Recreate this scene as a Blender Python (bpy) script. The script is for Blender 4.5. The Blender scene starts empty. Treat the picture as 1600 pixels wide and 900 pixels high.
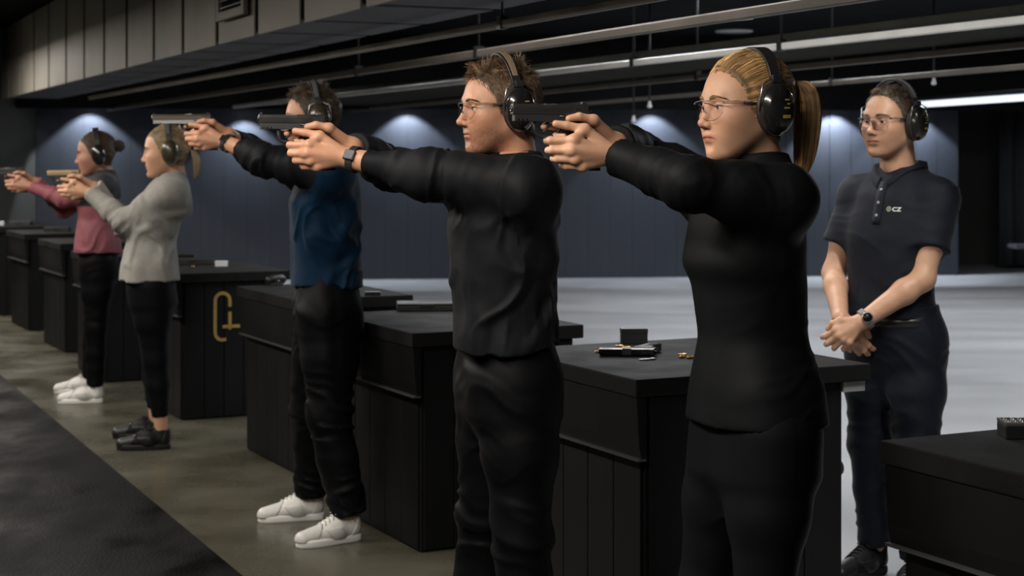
import bpy, bmesh, math, random
import numpy as np
from mathutils import Vector, Matrix
from mathutils.bvhtree import BVHTree

random.seed(7); RNG = np.random.default_rng(7)
SC = bpy.context.scene
COL = SC.collection
F = 2600.0            # focal length in pixels of the 1600 x 900 frame
HOR = 245.0           # image row of the horizon
H = 1.53              # camera height (m)

# ------------------------------------------------------------------ camera
cam_d = bpy.data.cameras.new('camera')
cam = bpy.data.objects.new('camera', cam_d); COL.objects.link(cam)
cam.location = (0, 0, H); cam.rotation_euler = (math.pi/2, 0, 0)
cam_d.sensor_width = 36.0; cam_d.lens = F*36/1600; cam_d.shift_y = -(450-HOR)/1600
cam_d.clip_start = 0.05; cam_d.clip_end = 100
cam_d.dof.use_dof = True; cam_d.dof.focus_distance = 4.25; cam_d.dof.aperture_fstop = 5.6
SC.camera = cam

# ------------------------------------------------------------------ world, exposure
w = bpy.data.worlds.new('world'); SC.world = w; w.use_nodes = True
w.node_tree.nodes['Background'].inputs[0].default_value = (0.55, 0.62, 0.75, 1)
w.node_tree.nodes['Background'].inputs[1].default_value = 0.035
SC.view_settings.view_transform = 'Standard'; SC.view_settings.look = 'None'
SC.view_settings.gamma = 1.0; SC.view_settings.use_curve_mapping = False
SC.view_settings.exposure = 0.0

KEY_W = 56.0          # lamps above the mat, in front of the shooters (W each)
BACK_W = 57.0         # lamps above the open floor behind the benches (W each)
BENCH_W = 27.0         # added unseen lamps above the row of benches
WASH_W = 110.0         # wall washers at the back wall (W each)

# ------------------------------------------------------------------ helpers
def P(px, py, Y):
    return Vector(((px-800)/F*Y, Y, H-(py-HOR)/F*Y))
def FL(px, py):
    Y = F*H/(py-HOR); return Vector(((px-800)/F*Y, Y, 0))
def lerp(a, b, t): return a+(b-a)*t

def link(name, me, mat=None, parent=None):
    o = bpy.data.objects.new(name, me); COL.objects.link(o)
    if mat is not None and me is not None and len(me.materials) == 0:
        for m in (mat if isinstance(mat, (list, tuple)) else [mat]): me.materials.append(m)
    if parent is not None: o.parent = parent
    return o
def tag(o, label=None, cat=None, group=None, kind=None):
    if label: o['label'] = label
    if cat: o['category'] = cat
    if group: o['group'] = group
    if kind: o['kind'] = kind
    return o
def empty(name, loc=(0, 0, 0), rz=0.0):
    o = bpy.data.objects.new(name, None); COL.objects.link(o)
    o.empty_display_size = 0.1
    o.location = loc; o.rotation_euler = (0, 0, rz); return o

class MB:
    """collects simple shapes into one mesh"""
    def __init__(s): s.v = []; s.f = []; s.sm = []
    def add(s, vs, fs, smooth=False):
        n = len(s.v); s.v += [tuple(v) for v in vs]; s.f += [tuple(i+n for i in f) for f in fs]; s.sm += [smooth]*len(fs)
        return s
    def box(s, lo, hi, M=None):
        (a, b, c), (d, e, f) = lo, hi
        vs = [Vector(q) for q in ((a,b,c),(d,b,c),(d,e,c),(a,e,c),(a,b,f),(d,b,f),(d,e,f),(a,e,f))]
        if M is not None: vs = [M @ q for q in vs]
        return s.add(vs, [(0,3,2,1),(4,5,6,7),(0,1,5,4),(1,2,6,5),(2,3,7,6),(3,0,4,7)])
    def prism(s, poly, axis, lo, hi):
        """extrude a 2D polygon (counter-clockwise) along axis 0/1/2"""
        n = len(poly)
        def mk(u, v, t): return {0: (t, u, v), 1: (u, t, v), 2: (u, v, t)}[axis]
        vs = [mk(u, v, lo) for u, v in poly]+[mk(u, v, hi) for u, v in poly]
        fs = [tuple(range(n))[::-1], tuple(range(n, 2*n))]+[(i, (i+1) % n, n+(i+1) % n, n+i) for i in range(n)]
        return s.add(vs, fs)
    def tube(s, pts, r, n=8, closed=False, cap=True, smooth=True):
        pts = [Vector(p) for p in pts]; m = len(pts)
        rs = r if isinstance(r, (list, tuple)) else [r]*m
        vs = []; up = None
        for i, p in enumerate(pts):
            if closed: t = pts[(i+1) % m]-pts[i-1]
            else: t = pts[min(i+1, m-1)]-pts[max(i-1, 0)]
            t.normalize()
            if up is None:
                up = Vector((0, 0, 1)) if abs(t.z) < .9 else Vector((1, 0, 0))
            u = (up-t*up.dot(t)).normalized(); up = u; v = t.cross(u)
            vs += [p+(u*math.cos(k*2*math.pi/n)+v*math.sin(k*2*math.pi/n))*rs[i] for k in range(n)]
        fs = []
        for i in range(m if closed else m-1):
            j = (i+1) % m
            fs += [(i*n+k, i*n+(k+1) % n, j*n+(k+1) % n, j*n+k) for k in range(n)]
        if cap and not closed: fs += [tuple(range(n))[::-1], tuple(range((m-1)*n, m*n))]
        return s.add(vs, fs, smooth)
    def lathe(s, prof, c=(0, 0, 0), ax=2, n=20, sx=1, sy=1):
        """prof: list of (radius, height)"""
        vs = []
        for r, h in prof:
            for k in range(n):
                a = 2*math.pi*k/n; u, v = r*sx*math.cos(a), r*sy*math.sin(a)
                q = {2: (u, v, h), 1: (u, h, v), 0: (h, u, v)}[ax]
                vs.append((q[0]+c[0], q[1]+c[1], q[2]+c[2]))
        m = len(prof)
        fs = [(i*n+k, i*n+(k+1) % n, (i+1)*n+(k+1) % n, (i+1)*n+k) for i in range(m-1) for k in range(n)]
        fs += [tuple(range(n))[::-1], tuple(range((m-1)*n, m*n))]
        return s.add(vs, fs, True)
    def mesh(s, name='m', bev=0.0, seg=2, M=None):
        me = bpy.data.meshes.new(name); me.from_pydata(s.v, [], s.f)
        bm = bmesh.new(); bm.from_mesh(me)
        for f, sm in zip(bm.faces, s.sm): f.smooth = sm
        bmesh.ops.recalc_face_normals(bm, faces=bm.faces)
        if bev > 0:
            es = [e for e in bm.edges if len(e.link_faces) == 2 and e.calc_face_angle(0) > 0.6]
            bmesh.ops.bevel(bm, geom=es, offset=bev, segments=seg, affect='EDGES', profile=.6, clamp_overlap=True)
        if M is not None: bmesh.ops.transform(bm, matrix=M, verts=bm.verts)
        bm.to_mesh(me); bm.free(); return me
    def build(s, name, mat, parent=None, bev=0.0, seg=2, M=None):
        return link(name, s.mesh(name, bev, seg, M), mat, parent)

# ------------------------------------------------------------------ materials
MATS = {}
def mat(name, col, rough=.5, metal=0.0, var=0.0, scale=8.0, bump=0.0, bscale=60.0, spec=.5, sheen=0.0, coat=0.0, sss=0.0,
        emit=0.0, ecol=None, stretch=(1, 1, 1), rvar=0.0, tint=False, detail=5.0):
    if name in MATS: return MATS[name]
    m = bpy.data.materials.new(name); m.use_nodes = True; nt = m.node_tree; N = nt.nodes; L = nt.links
    b = N['Principled BSDF']; MATS[name] = m
    c4 = (*col, 1)
    b.inputs['Base Color'].default_value = c4; b.inputs['Roughness'].default_value = rough; b.inputs['Metallic'].default_value = metal
    b.inputs['Specular IOR Level'].default_value = spec
    if sheen: b.inputs['Sheen Weight'].default_value = sheen; b.inputs['Sheen Roughness'].default_value = .4
    if coat: b.inputs['Coat Weight'].default_value = coat; b.inputs['Coat Roughness'].default_value = .08
    if sss:
        b.inputs['Subsurface Weight'].default_value = sss; b.inputs['Subsurface Radius'].default_value = (1, .35, .18); b.inputs['Subsurface Scale'].default_value = .006
    if emit:
        b.inputs['Emission Color'].default_value = (*(ecol or col), 1); b.inputs['Emission Strength'].default_value = emit
    if var or bump or rvar:
        tc = N.new('ShaderNodeTexCoord'); mp = N.new('ShaderNodeMapping'); L.new(tc.outputs['Object'], mp.inputs[0]); mp.inputs['Scale'].default_value = stretch
    colout = None
    if var or rvar:
        n = N.new('ShaderNodeTexNoise'); n.inputs['Scale'].default_value = scale; n.inputs['Detail'].default_value = detail; L.new(mp.outputs[0], n.inputs['Vector'])
        if var:
            mx = N.new('ShaderNodeMix'); mx.data_type = 'RGBA'
            mx.inputs['A'].default_value = (*[max(0, x*(1-var)) for x in col], 1); mx.inputs['B'].default_value = (*[min(1, x*(1+var)) for x in col], 1)
            r = N.new('ShaderNodeMapRange'); r.inputs[1].default_value = .3; r.inputs[2].default_value = .7
            L.new(n.outputs['Fac'], r.inputs[0]); L.new(r.outputs[0], mx.inputs['Factor']); colout = mx.outputs['Result']
        if rvar:
            r2 = N.new('ShaderNodeMapRange'); r2.inputs[1].default_value = .3; r2.inputs[2].default_value = .7
            r2.inputs[3].default_value = max(.02, rough-rvar); r2.inputs[4].default_value = min(1, rough+rvar)
            L.new(n.outputs['Fac'], r2.inputs[0]); L.new(r2.outputs[0], b.inputs['Roughness'])
    if tint:
        at = N.new('ShaderNodeAttribute'); at.attribute_name = 'tint'
        mm = N.new('ShaderNodeMix'); mm.data_type = 'RGBA'; mm.blend_type = 'MULTIPLY'; mm.inputs['Factor'].default_value = 1
        if colout: L.new(colout, mm.inputs['A'])
        else: mm.inputs['A'].default_value = c4
        L.new(at.outputs['Color'], mm.inputs['B']); colout = mm.outputs['Result']
    if colout: L.new(colout, b.inputs['Base Color'])
    if bump:
        n2 = N.new('ShaderNodeTexNoise'); n2.inputs['Scale'].default_value = bscale; n2.inputs['Detail'].default_value = 4; L.new(mp.outputs[0], n2.inputs['Vector'])
        bp = N.new('ShaderNodeBump'); bp.inputs['Strength'].default_value = bump; bp.inputs['Distance'].default_value = .01
        L.new(n2.outputs['Fac'], bp.inputs['Height']); L.new(bp.outputs[0], b.inputs['Normal'])
    return m
def glass(name, tintc, refl=.12):
    if name in MATS: return MATS[name]
    m = bpy.data.materials.new(name); m.use_nodes = True; nt = m.node_tree; N = nt.nodes; L = nt.links; MATS[name] = m
    for n in list(N): N.remove(n)
    o = N.new('ShaderNodeOutputMaterial'); t = N.new('ShaderNodeBsdfTransparent'); t.inputs[0].default_value = (*tintc, 1)
    g = N.new('ShaderNodeBsdfGlossy'); g.inputs['Roughness'].default_value = .06
    fr = N.new('ShaderNodeFresnel'); fr.inputs[0].default_value = 1.22
    mx = N.new('ShaderNodeMixShader'); L.new(fr.outputs[0], mx.inputs[0]); L.new(t.outputs[0], mx.inputs[1]); L.new(g.outputs[0], mx.inputs[2]); L.new(mx.outputs[0], o.inputs[0])
    return m

M_concrete = mat('pale_concrete_floor', (.40, .402, .41), .45, var=.12, scale=.9, rvar=.1, bump=.04, bscale=14, detail=8, stretch=(.5, 1.6, 1))
M_concrete2 = mat('dim_lit_olive_concrete', (.072, .067, .049), .28, var=.22, scale=2.2, rvar=.12, bump=.05, bscale=14, detail=8, spec=.4)  # floor concrete again, darkened in colour for its weaker light
M_mat = mat('rubber_mat', (.0048, .0048, .0051), .62, var=.6, scale=3.0, rvar=.28, bump=.2, bscale=90, spec=.06, stretch=(1, .5, 1))
M_wall = mat('blue_grey_wall', (.022, .027, .038), .55, var=.18, scale=.9, bump=.03, bscale=30)
M_wallb = mat('blue_grey_panel', (.026, .031, .043), .7, var=.14, scale=1.1, stretch=(3, 3, .4))
M_olive = mat('dark_olive_wall', (.045, .045, .036), .8, var=.2, scale=1.0)
M_ceil = mat('black_ceiling', (.008, .008, .0085), .9, var=.3, scale=2, spec=.08)
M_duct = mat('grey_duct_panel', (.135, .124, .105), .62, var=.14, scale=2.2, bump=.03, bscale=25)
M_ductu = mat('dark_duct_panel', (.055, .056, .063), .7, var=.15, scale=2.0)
M_seam = mat('black_seam', (.004, .004, .004), .9, spec=.03)
M_rail_b = mat('bright_rail', (.72, .70, .66), .4, metal=.25, var=.1, scale=4)
M_rail_d = mat('brown_rail', (.15, .125, .10), .5, metal=.2, var=.15, scale=4)
M_raft = mat('olive_raft', (.024, .023, .018), .8, var=.25, scale=3, spec=.05)
M_lamp = mat('lamp_diffuser', (.9, .95, 1), .4, emit=9.0, ecol=(.85, .92, 1))
M_lampw = mat('lamp_diffuser_warm', (1, .96, .9), .4, emit=9.0, ecol=(1, .93, .83))
M_tube = mat('tube_diffuser', (.9, .95, 1), .4, emit=1.1, ecol=(.8, .88, 1))
M_white = mat('white_plastic', (.72, .72, .72), .4)
M_blackmetal = mat('black_metal', (.02, .02, .022), .38, metal=.4)
M_bench = mat('black_bench_panel', (.0045, .0045, .005), .55, var=.35, scale=3, stretch=(1, 1, .3), rvar=.08, bump=.02, bscale=120, spec=.18)
M_bencht = mat('black_bench_top', (.0075, .0075, .0075), .7, var=.3, scale=6, rvar=.08, bump=.12, bscale=160, spec=.13)
M_gold = mat('gold_paint', (.40, .27, .08), .42, metal=.35, var=.15, scale=20)
M_curtain = mat('grey_curtain', (.035, .036, .04), .9)
M_brass = mat('brass', (.62, .40, .14), .28, metal=1.0)
M_copper = mat('copper', (.5, .22, .1), .35, metal=1.0)
M_steel = mat('steel', (.55, .55, .56), .28, metal=1.0)
M_guns = mat('black_slide', (.075, .073, .072), .3, metal=.9, rvar=.06, scale=20)
M_gunp = mat('black_polymer', (.02, .02, .021), .5, bump=.1, bscale=400)
M_tan = mat('tan_slide', (.42, .29, .16), .4, metal=.2)
M_steelg = mat('grey_steel_frame', (.30, .295, .285), .32, metal=.85)
M_case = mat('black_case', (.012, .013, .014), .45, bump=.05, bscale=200)
M_paper = mat('white_card', (.62, .64, .66), .6)
# ================================================================== the place
D = Vector((-.447, .894, 0)).normalized()      # along the row of benches
E = Vector((.894, .447, 0)).normalized()       # away from the targets
RZ = math.atan2(E.y, E.x)
CEIL = 3.0

m = MB(); m.box((-9, -1.5, -.12), (14, 24.5, 0)); fl = m.build('floor', M_concrete); tag(fl, 'polished grey concrete floor', kind='structure')
# same floor along the firing line, weaker light put into a darker colour
p0 = FL(472, 747)+E*.50; q0, q1 = p0-D*9, p0+D*12.3
m = MB(); m.prism([(v.x, v.y) for v in (q0, q1, q1-E*7, q0-E*7)], 2, 0, .003); tag(m.build('floor_dim_strip', M_concrete2), 'concrete floor along the firing line, dim light painted as darker olive', kind='structure')
# rubber mat downrange of the firing line
a = FL(0, 587); b = FL(375, 900); dm = (a-b).normalized()
a2 = a+dm*5.2; b2 = b-dm*6.5; off = Vector((-dm.y, dm.x, 0))*3.2
m = MB(); poly = [(b2.x, b2.y), (a2.x, a2.y), ((a2+off).x, (a2+off).y), ((b2+off).x, (b2+off).y)]
m.prism(poly, 2, 0.0, .009); tag(m.build('floor_mat', M_mat), 'black rubber mat beside the firing line', kind='structure')

# back wall: runs almost square to the view, of upright panels
def wy(x): return 20.8+(x+1.6)*.097
WZ = 2.32
x0, x1 = -5.83, 5.76
m = MB(); m.prism([(x0-.2, wy(x0)+.02), (x1, wy(x1)+.02), (x1, wy(x1)+.25), (x0-.2, wy(x0)+.25)], 2, 0, CEIL)
wb = m.build('wall_back', M_wall); tag(wb, 'blue grey back wall clad in upright panels', kind='structure')
npl = 41; pw = (x1-x0)/npl; ang = math.atan(.097)
m = MB(); m.box((0.003, -.03, 0.0), (pw*1.0047-.003, .02, CEIL-.02)); pm = m.mesh('panel', bev=.002, seg=1); pm.materials.append(M_wallb)
m = MB(); m.box((0.0008, -.03, 0.0), (pw*1.0047-.0008, .02, CEIL-.02)); pm2 = m.mesh('panel', bev=.0006, seg=1); pm2.materials.append(M_wallb)
for i in range(npl):
    o = link('panel', pm if i > 31 else pm2, None, wb); o.location = (x0+i*pw, wy(x0+i*pw), 0); o.rotation_euler = (0, 0, ang)
# left wall
m = MB(); m.box((x0-.25, -1.5, 0), (x0-.001, wy(x0)+.1, CEIL)); tag(m.build('wall_left', M_olive), 'dark olive side wall', kind='structure')
# recess at the right, behind the end of the panel wall
m = MB(); m.box((5.76, 23.6, 0), (14, 23.8, CEIL)); tag(m.build('wall_recess', M_olive), 'dark wall at the back of the recess', kind='structure')
m = MB(); m.box((11.0, -1.5, 0), (11.2, 23.6, CEIL)); tag(m.build('wall_right', M_olive), 'dark side wall', kind='structure')
m = MB(); m.box((5.5, wy(x1)+.26, 0), (5.758, 23.6, CEIL)); tag(m.build('wall_return', M_olive), 'short dark wall turning into the recess', kind='structure')
# curtain in the recess: folded cloth
m = MB(); n = 90; vs = []; cy = 22.6
for k in range(n+1):
    x = 6.62+k*(3.2/n); y = cy+.05*math.sin(k*1.15)+.02*math.sin(k*.37)
    vs += [(x, y, .06), (x, y, 2.25)]
fs = [(2*k, 2*k+2, 2*k+3, 2*k+1) for k in range(n)]
m.add(vs, fs, True)
cur = m.build('curtain', M_curtain); cur.modifiers.new('s', 'SOLIDIFY').thickness = .012
tag(cur, 'dark grey folded curtain hanging in the recess at far right', 'curtain')
m = MB(); m.tube([(6.5, cy, 2.27), (9.9, cy, 2.27)], .018); tag(m.build('curtain_rail', M_blackmetal), 'black rail above the grey curtain', 'rail')
# low bench in front of the curtain
bn = empty('low_bench', (6.65, 21.3, 0)); tag(bn, 'low grey bench in front of the curtain at far right', 'bench')
m = MB(); m.box((-.25, -.2, .36), (1.5, .2, .41)); m.build('bench_top', mat('bench_grey', (.1, .1, .11), .6), bn, bev=.006)
for sx in (.1, 1.35):
    for sy in (-.14, .14):
        m = MB(); m.tube([(sx, sy, .36), (sx+.06, sy*1.15, 0)], .02); m.build('leg', M_blackmetal, bn)

# ceiling
m = MB(); m.box((-9, -1.5, CEIL), (14, 24.5, CEIL+.15)); tag(m.build('ceiling', M_ceil), 'black ceiling', kind='structure')
m = MB(); m.prism([(-5.8, 19.45), (11, 21.0), (11, 21.12), (-5.8, 19.57)], 2, 2.10, CEIL)
tag(m.build('trim_1', M_ceil), 'black bulkhead hanging in front of the back wall', kind='structure')

# duct-like soffit above the firing line: face panels and underside strips
SZ = 2.18
s0 = Vector((-5.80, 18.84, 0)); sd = Vector((4.75, -10.7, 0)).normalized(); sn = Vector((-sd.y, sd.x, 0))   # sn points right / away
LEN = 17.6; WID = .66
m = MB()
q = [s0+sn*.03, s0+sd*LEN+sn*.03, s0+sd*LEN+sn*WID, s0+sn*WID]
m.prism([(v.x, v.y) for v in q], 2, SZ+.03, CEIL)
sof = m.build('trim_2', M_seam); tag(sof, 'boxed duct soffit of grey panels below the ceiling', kind='structure')
Ms = Matrix((( sd.x, sn.x, 0, s0.x), (sd.y, sn.y, 0, s0.y), (0, 0, 1, 0), (0, 0, 0, 1)))
def col_of(px):          # soffit coordinate of image column px at the lower front edge
    k = (px-800)/F; return (k*s0.y-s0.x)/(sd.x-k*sd.y)
seams = [col_of(p) for p in (11, 30, 50, 73, 100, 128, 159, 194, 236, 281, 334, 395, 466)]
st = float(np.mean(np.diff(seams)))
us = []
u = seams[0]
while u > -.3: us.insert(0, u); u -= st
us = us[:-1] if us and abs(us[-1]-seams[0]) < 1e-6 else us
us += seams
while us[-1] < LEN-.3: us.append(us[-1]+st)
us = [max(0, v) for v in us]
for i in range(len(us)-1):
    ua, ub = us[i]+.042, us[i+1]-.042
    if ub-ua < .1: continue
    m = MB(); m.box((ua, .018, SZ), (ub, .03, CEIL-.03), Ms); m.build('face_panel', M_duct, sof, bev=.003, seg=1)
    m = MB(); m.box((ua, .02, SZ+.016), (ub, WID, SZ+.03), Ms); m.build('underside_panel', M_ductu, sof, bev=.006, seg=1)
# air grille on one face panel (columns 345..385)
ua, ub = col_of(345), col_of(388)
vg = empty('air_grille', Ms @ Vector(((ua+ub)/2, 0, SZ+.17))); vg.rotation_euler = (0, 0, math.atan2(sd.y, sd.x))
tag(vg, 'grey framed air grille on the ceiling duct face', 'grille'); hw = (ub-ua)/2
m = MB()
for lo, hi in (((-hw, -.03, -.05), (-hw+.05, .0, .62)), ((hw-.05, -.03, -.05), (hw, .0, .62)), ((-hw+.05, -.03, -.05), (hw-.05, 0, .0)), ((-hw+.05, -.03, .57), (hw-.05, 0, .62))): m.box(lo, hi)
m.build('frame', M_duct, vg, bev=.004, seg=1)
m = MB(); m.box((-hw+.05, -.006, 0), (hw-.05, -.001, .57)); m.build('back_plate', M_seam, vg)
sl = MB(); sl.box((-hw+.05, -.022, -.012), (hw-.05, -.006, -.006)); slm = sl.mesh('slat'); slm.materials.append(M_blackmetal)
for k in range(14):
    o = link('slat', slm, None, vg); o.location = (0, 0, .03+k*.04)

# rails hung below the ceiling (row direction), each from two picture points at its real height
def rail(name, pa, pb, z, wd, ht, mt, label, ext=(0, 3.0), drops=()):
    A = P(pa[0], pa[1], F*(z-H)/(HOR-pa[1])); B = P(pb[0], pb[1], F*(z-H)/(HOR-pb[1]))
    d = (B-A).normalized(); A = A-d*ext[0]; B = B+d*ext[1]; n = Vector((-d.y, d.x, 0))
    root = empty(name, A); tag(root, label, 'rail', 'rails under the ceiling')
    m = MB(); M = Matrix(((d.x, n.x, 0, 0), (d.y, n.y, 0, 0), (0, 0, 1, 0), (0, 0, 0, 1)))
    m.box((0, -wd/2, -ht/2), ((B-A).length, wd/2, ht/2), M); m.build('rail_bar', mt, root, bev=.004, seg=1)
    for px in drops:
        k = (px-800)/F; t = (k*A.y-A.x)/(d.x-k*d.y)
        m = MB(); q = d*t; m.tube([(q.x, q.y, ht/2), (q.x, q.y, CEIL-A.z)], .006, 6); m.build('hanger_rod', M_blackmetal, root)
        m = MB(); m.box((t-.02, -wd/2-.005, -ht/2-.004), (t+.02, wd/2+.005, ht/2+.02), M); m.build('bracket', M_blackmetal, root)
    return A, B
rail('ceiling_rail', (140, 153), (998, 0), 2.10, .028, .034, M_rail_d, 'thin brown rail running along the edge of the duct soffit', drops=(785,))
rail('ceiling_rail', (170, 171), (1307, 0), 2.10, .040, .042, M_rail_d, 'broad brown rail second from the duct soffit', drops=(560, 748))
A1, B1 = rail('ceiling_rail', (365, 167), (1600, 31), 2.10, .028, .036, M_rail_b, 'pale shiny rail on hanger rods above the tallest heads', drops=(990, 1221))
A4, B4 = rail('ceiling_rail', (520, 176), (1600, 70), 2.10, .03, .038, M_rail_d, 'dull rail just below the pale shiny rail', drops=(1090,))
A5, B5 = rail('ceiling_rail', (640, 185), (1600, 104), 2.10, .028, .036, M_rail_d, 'lowest dull rail near the back wall', drops=(1300,))
# dark raft between the pale rail and the dull rail
m = MB(); m.prism([(A1.x+.06, A1.y+.02), (B1.x+.03, B1.y), (B4.x, B4.y), (A4.x, A4.y)][::-1], 2, 2.14, 2.17)
tag(m.build('ceiling_raft', M_raft), 'dark olive raft panel between the pale rail and the dull rail', 'ceiling panel')
# white tube light at the right
A = P(1425, 164, F*.57/81); B = P(1600, 152, F*.57/93); dd = (B-A).normalized(); B = B+dd*4
tb = empty('tube_light', A); tag(tb, 'long white tube light above the panelled wall at right', 'light')
m = MB(); m.tube([(0, 0, 0), B-A], .034, 12); m.build('tube', M_tube, tb)
m = MB(); m.tube([(0, 0, .05), B-A+Vector((0, 0, .05))], .03, 6); m.build('housing', M_blackmetal, tb)
# recessed downlight and small ceiling sensors
dl = empty('downlight', P(1147, 49, F*(CEIL-H-.01)/(HOR-49))); tag(dl, 'oval looking recessed downlight in the black ceiling', 'light')
m = MB(); m.lathe([(.17, -.012), (.22, -.006), (.22, .01)], n=24); m.build('ring', M_rail_b, dl)
m = MB(); m.lathe([(.165, -.016), (.165, -.004)], n=24); m.build('lens', mat('downlight_lens', (.3, .3, .32), .3), dl)
for px, py, lab in ((1459, 127, 'small white sprinkler head above the instructor'), (1015, 163, 'small white sprinkler head under the pale rail'), (990, 186, 'round white sensor below the sprinkler head')):
    Y = 15.5; q = P(px, py, Y); r = empty('sprinkler_head', q); tag(r, lab, 'sprinkler')
    m = MB(); m.lathe([(.008, -.034), (.019, -.030), (.022, -.014), (.014, 0), (.011, .03)], n=14); m.build('head', M_white, r)
    m = MB(); m.tube([(0, 0, .03), (0, 0, CEIL-q.z)], .008, 8); m.build('pipe', M_blackmetal, r)

# ------------------------------------------------------------------ lamps
def area(name, loc, rot, sx, sy, power, col, parent=None, spread=None):
    l = bpy.data.lights.new(name, 'AREA'); l.shape = 'RECTANGLE'; l.size = sx; l.size_y = sy; l.energy = power; l.color = col
    if spread: l.spread = spread
    o = bpy.data.objects.new(name, l); COL.objects.link(o); o.location = loc; o.rotation_euler = rot
    if parent: o.parent = parent
    return o
lamp_mesh = None
def lamp(loc, rz, ln, power, col, label, group, dm, tilt=0.0):
    r = empty('ceiling_lamp', loc); r.rotation_euler = (0, tilt, rz); tag(r, label, 'lamp', group)
    m = MB(); m.box((-ln/2, -.09, 0), (ln/2, .09, .07)); m.build('housing', M_blackmetal, r, bev=.005, seg=1)
    m = MB(); m.box((-ln/2+.02, -.075, -.006), (ln/2-.02, .075, 0)); m.build('diffuser', dm, r)
    area('lamp_light', (0, 0, -.02), (0, 0, 0), ln, .15, power, col, r)
warm = (1, .93, .84); cool = (.92, .955, 1)
rzD = math.atan2(D.y, D.x)
firing = [Vector((.9, 3.0, 0)), Vector((.35, 4.35, 0)), Vector((-.75, 6.6, 0)), Vector((-1.9, 8.7, 0)), Vector((-2.6, 10.4, 0)), Vector((-3.9, 12.9, 0)), Vector((-3.9, 15.0, 0)), Vector((-3.9, 17.0, 0))]  # last two added out of view to brighten the duct soffit's far end
for i, q in enumerate(firing):
    p = q-E*1.75+D*(-.1)
    if p.x < -5.5: p.x = -5.5
    lamp((p.x, p.y, 2.62), rzD, 1.5, KEY_W, warm, 'linear ceiling lamp over the black mat', 'lamps over the mat', M_lampw)
for i, (x, y) in enumerate(((.6, 11.2), (3.6, 9.4), (2.4, 13.6), (6.0, 12.0), (-1.4, 16.2), (2.0, 17.4), (5.6, 16.0))):
    lamp((x, y, CEIL-.07), rzD, 1.6, BACK_W, cool, 'linear ceiling lamp over the open floor', 'lamps over the open floor', M_lamp)
for i, (x, y) in enumerate(((1.5, 4.35), (.48, 7.0), (-.2, 8.7))):  # unseen lamps put in here, chiefly to brighten the instructor
    lamp((x, y, CEIL-.07), rzD, 1.4, BENCH_W*(2.0 if i == 0 else 1), (1, .97, .93), 'added unseen ceiling lamp over the row of benches', 'added lamps over the benches', M_lamp)
# wall washers: little cans behind the bulkhead, their scallops show on the back wall; rightmost one added to brighten the panels
for px, lab in ((130, 'leftmost wall washer above the brunette shooter'), (372, 'wall washer left of the man in blue'), (632, 'wall washer between the man in blue and the man in charcoal'), (1030, 'wall washer behind the pistol of the woman in front'), (1335, 'wall washer behind the instructor'), (1470, 'added wall washer brightening the right end of the panelled wall')):
    Y = 20.05; q = P(px, 168, Y); q.y = wy(q.x)-.26; q.z = 2.19 if px == 372 else 2.27
    r = empty('wall_washer', q); tag(r, lab, 'lamp', 'wall washers')
    m = MB(); m.lathe([(.055, -.06), (.06, -.05), (.06, .08), (.03, .1)], n=16); m.build('can', M_blackmetal, r)
    m = MB(); m.lathe([(.05, -.064), (.05, -.058)], n=16); m.build('lens', M_lamp, r)
    m = MB(); m.tube([(0, 0, .1), (0, 0, CEIL-q.z)], .01, 6); m.build('stem', M_blackmetal, r)
    l = bpy.data.lights.new('washer_light', 'SPOT'); l.energy = WASH_W*{1335: 1.6, 1470: 1.3, 372: .8}.get(px, 1.0); l.spot_size = math.radians(100); l.spot_blend = .22; l.color = (.8, .88, 1); l.shadow_soft_size = .05
    o = bpy.data.objects.new('washer_light', l); COL.objects.link(o); o.parent = r; o.location = (0, 0, -.08); o.rotation_euler = (math.radians(10), 0, 0)

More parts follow.
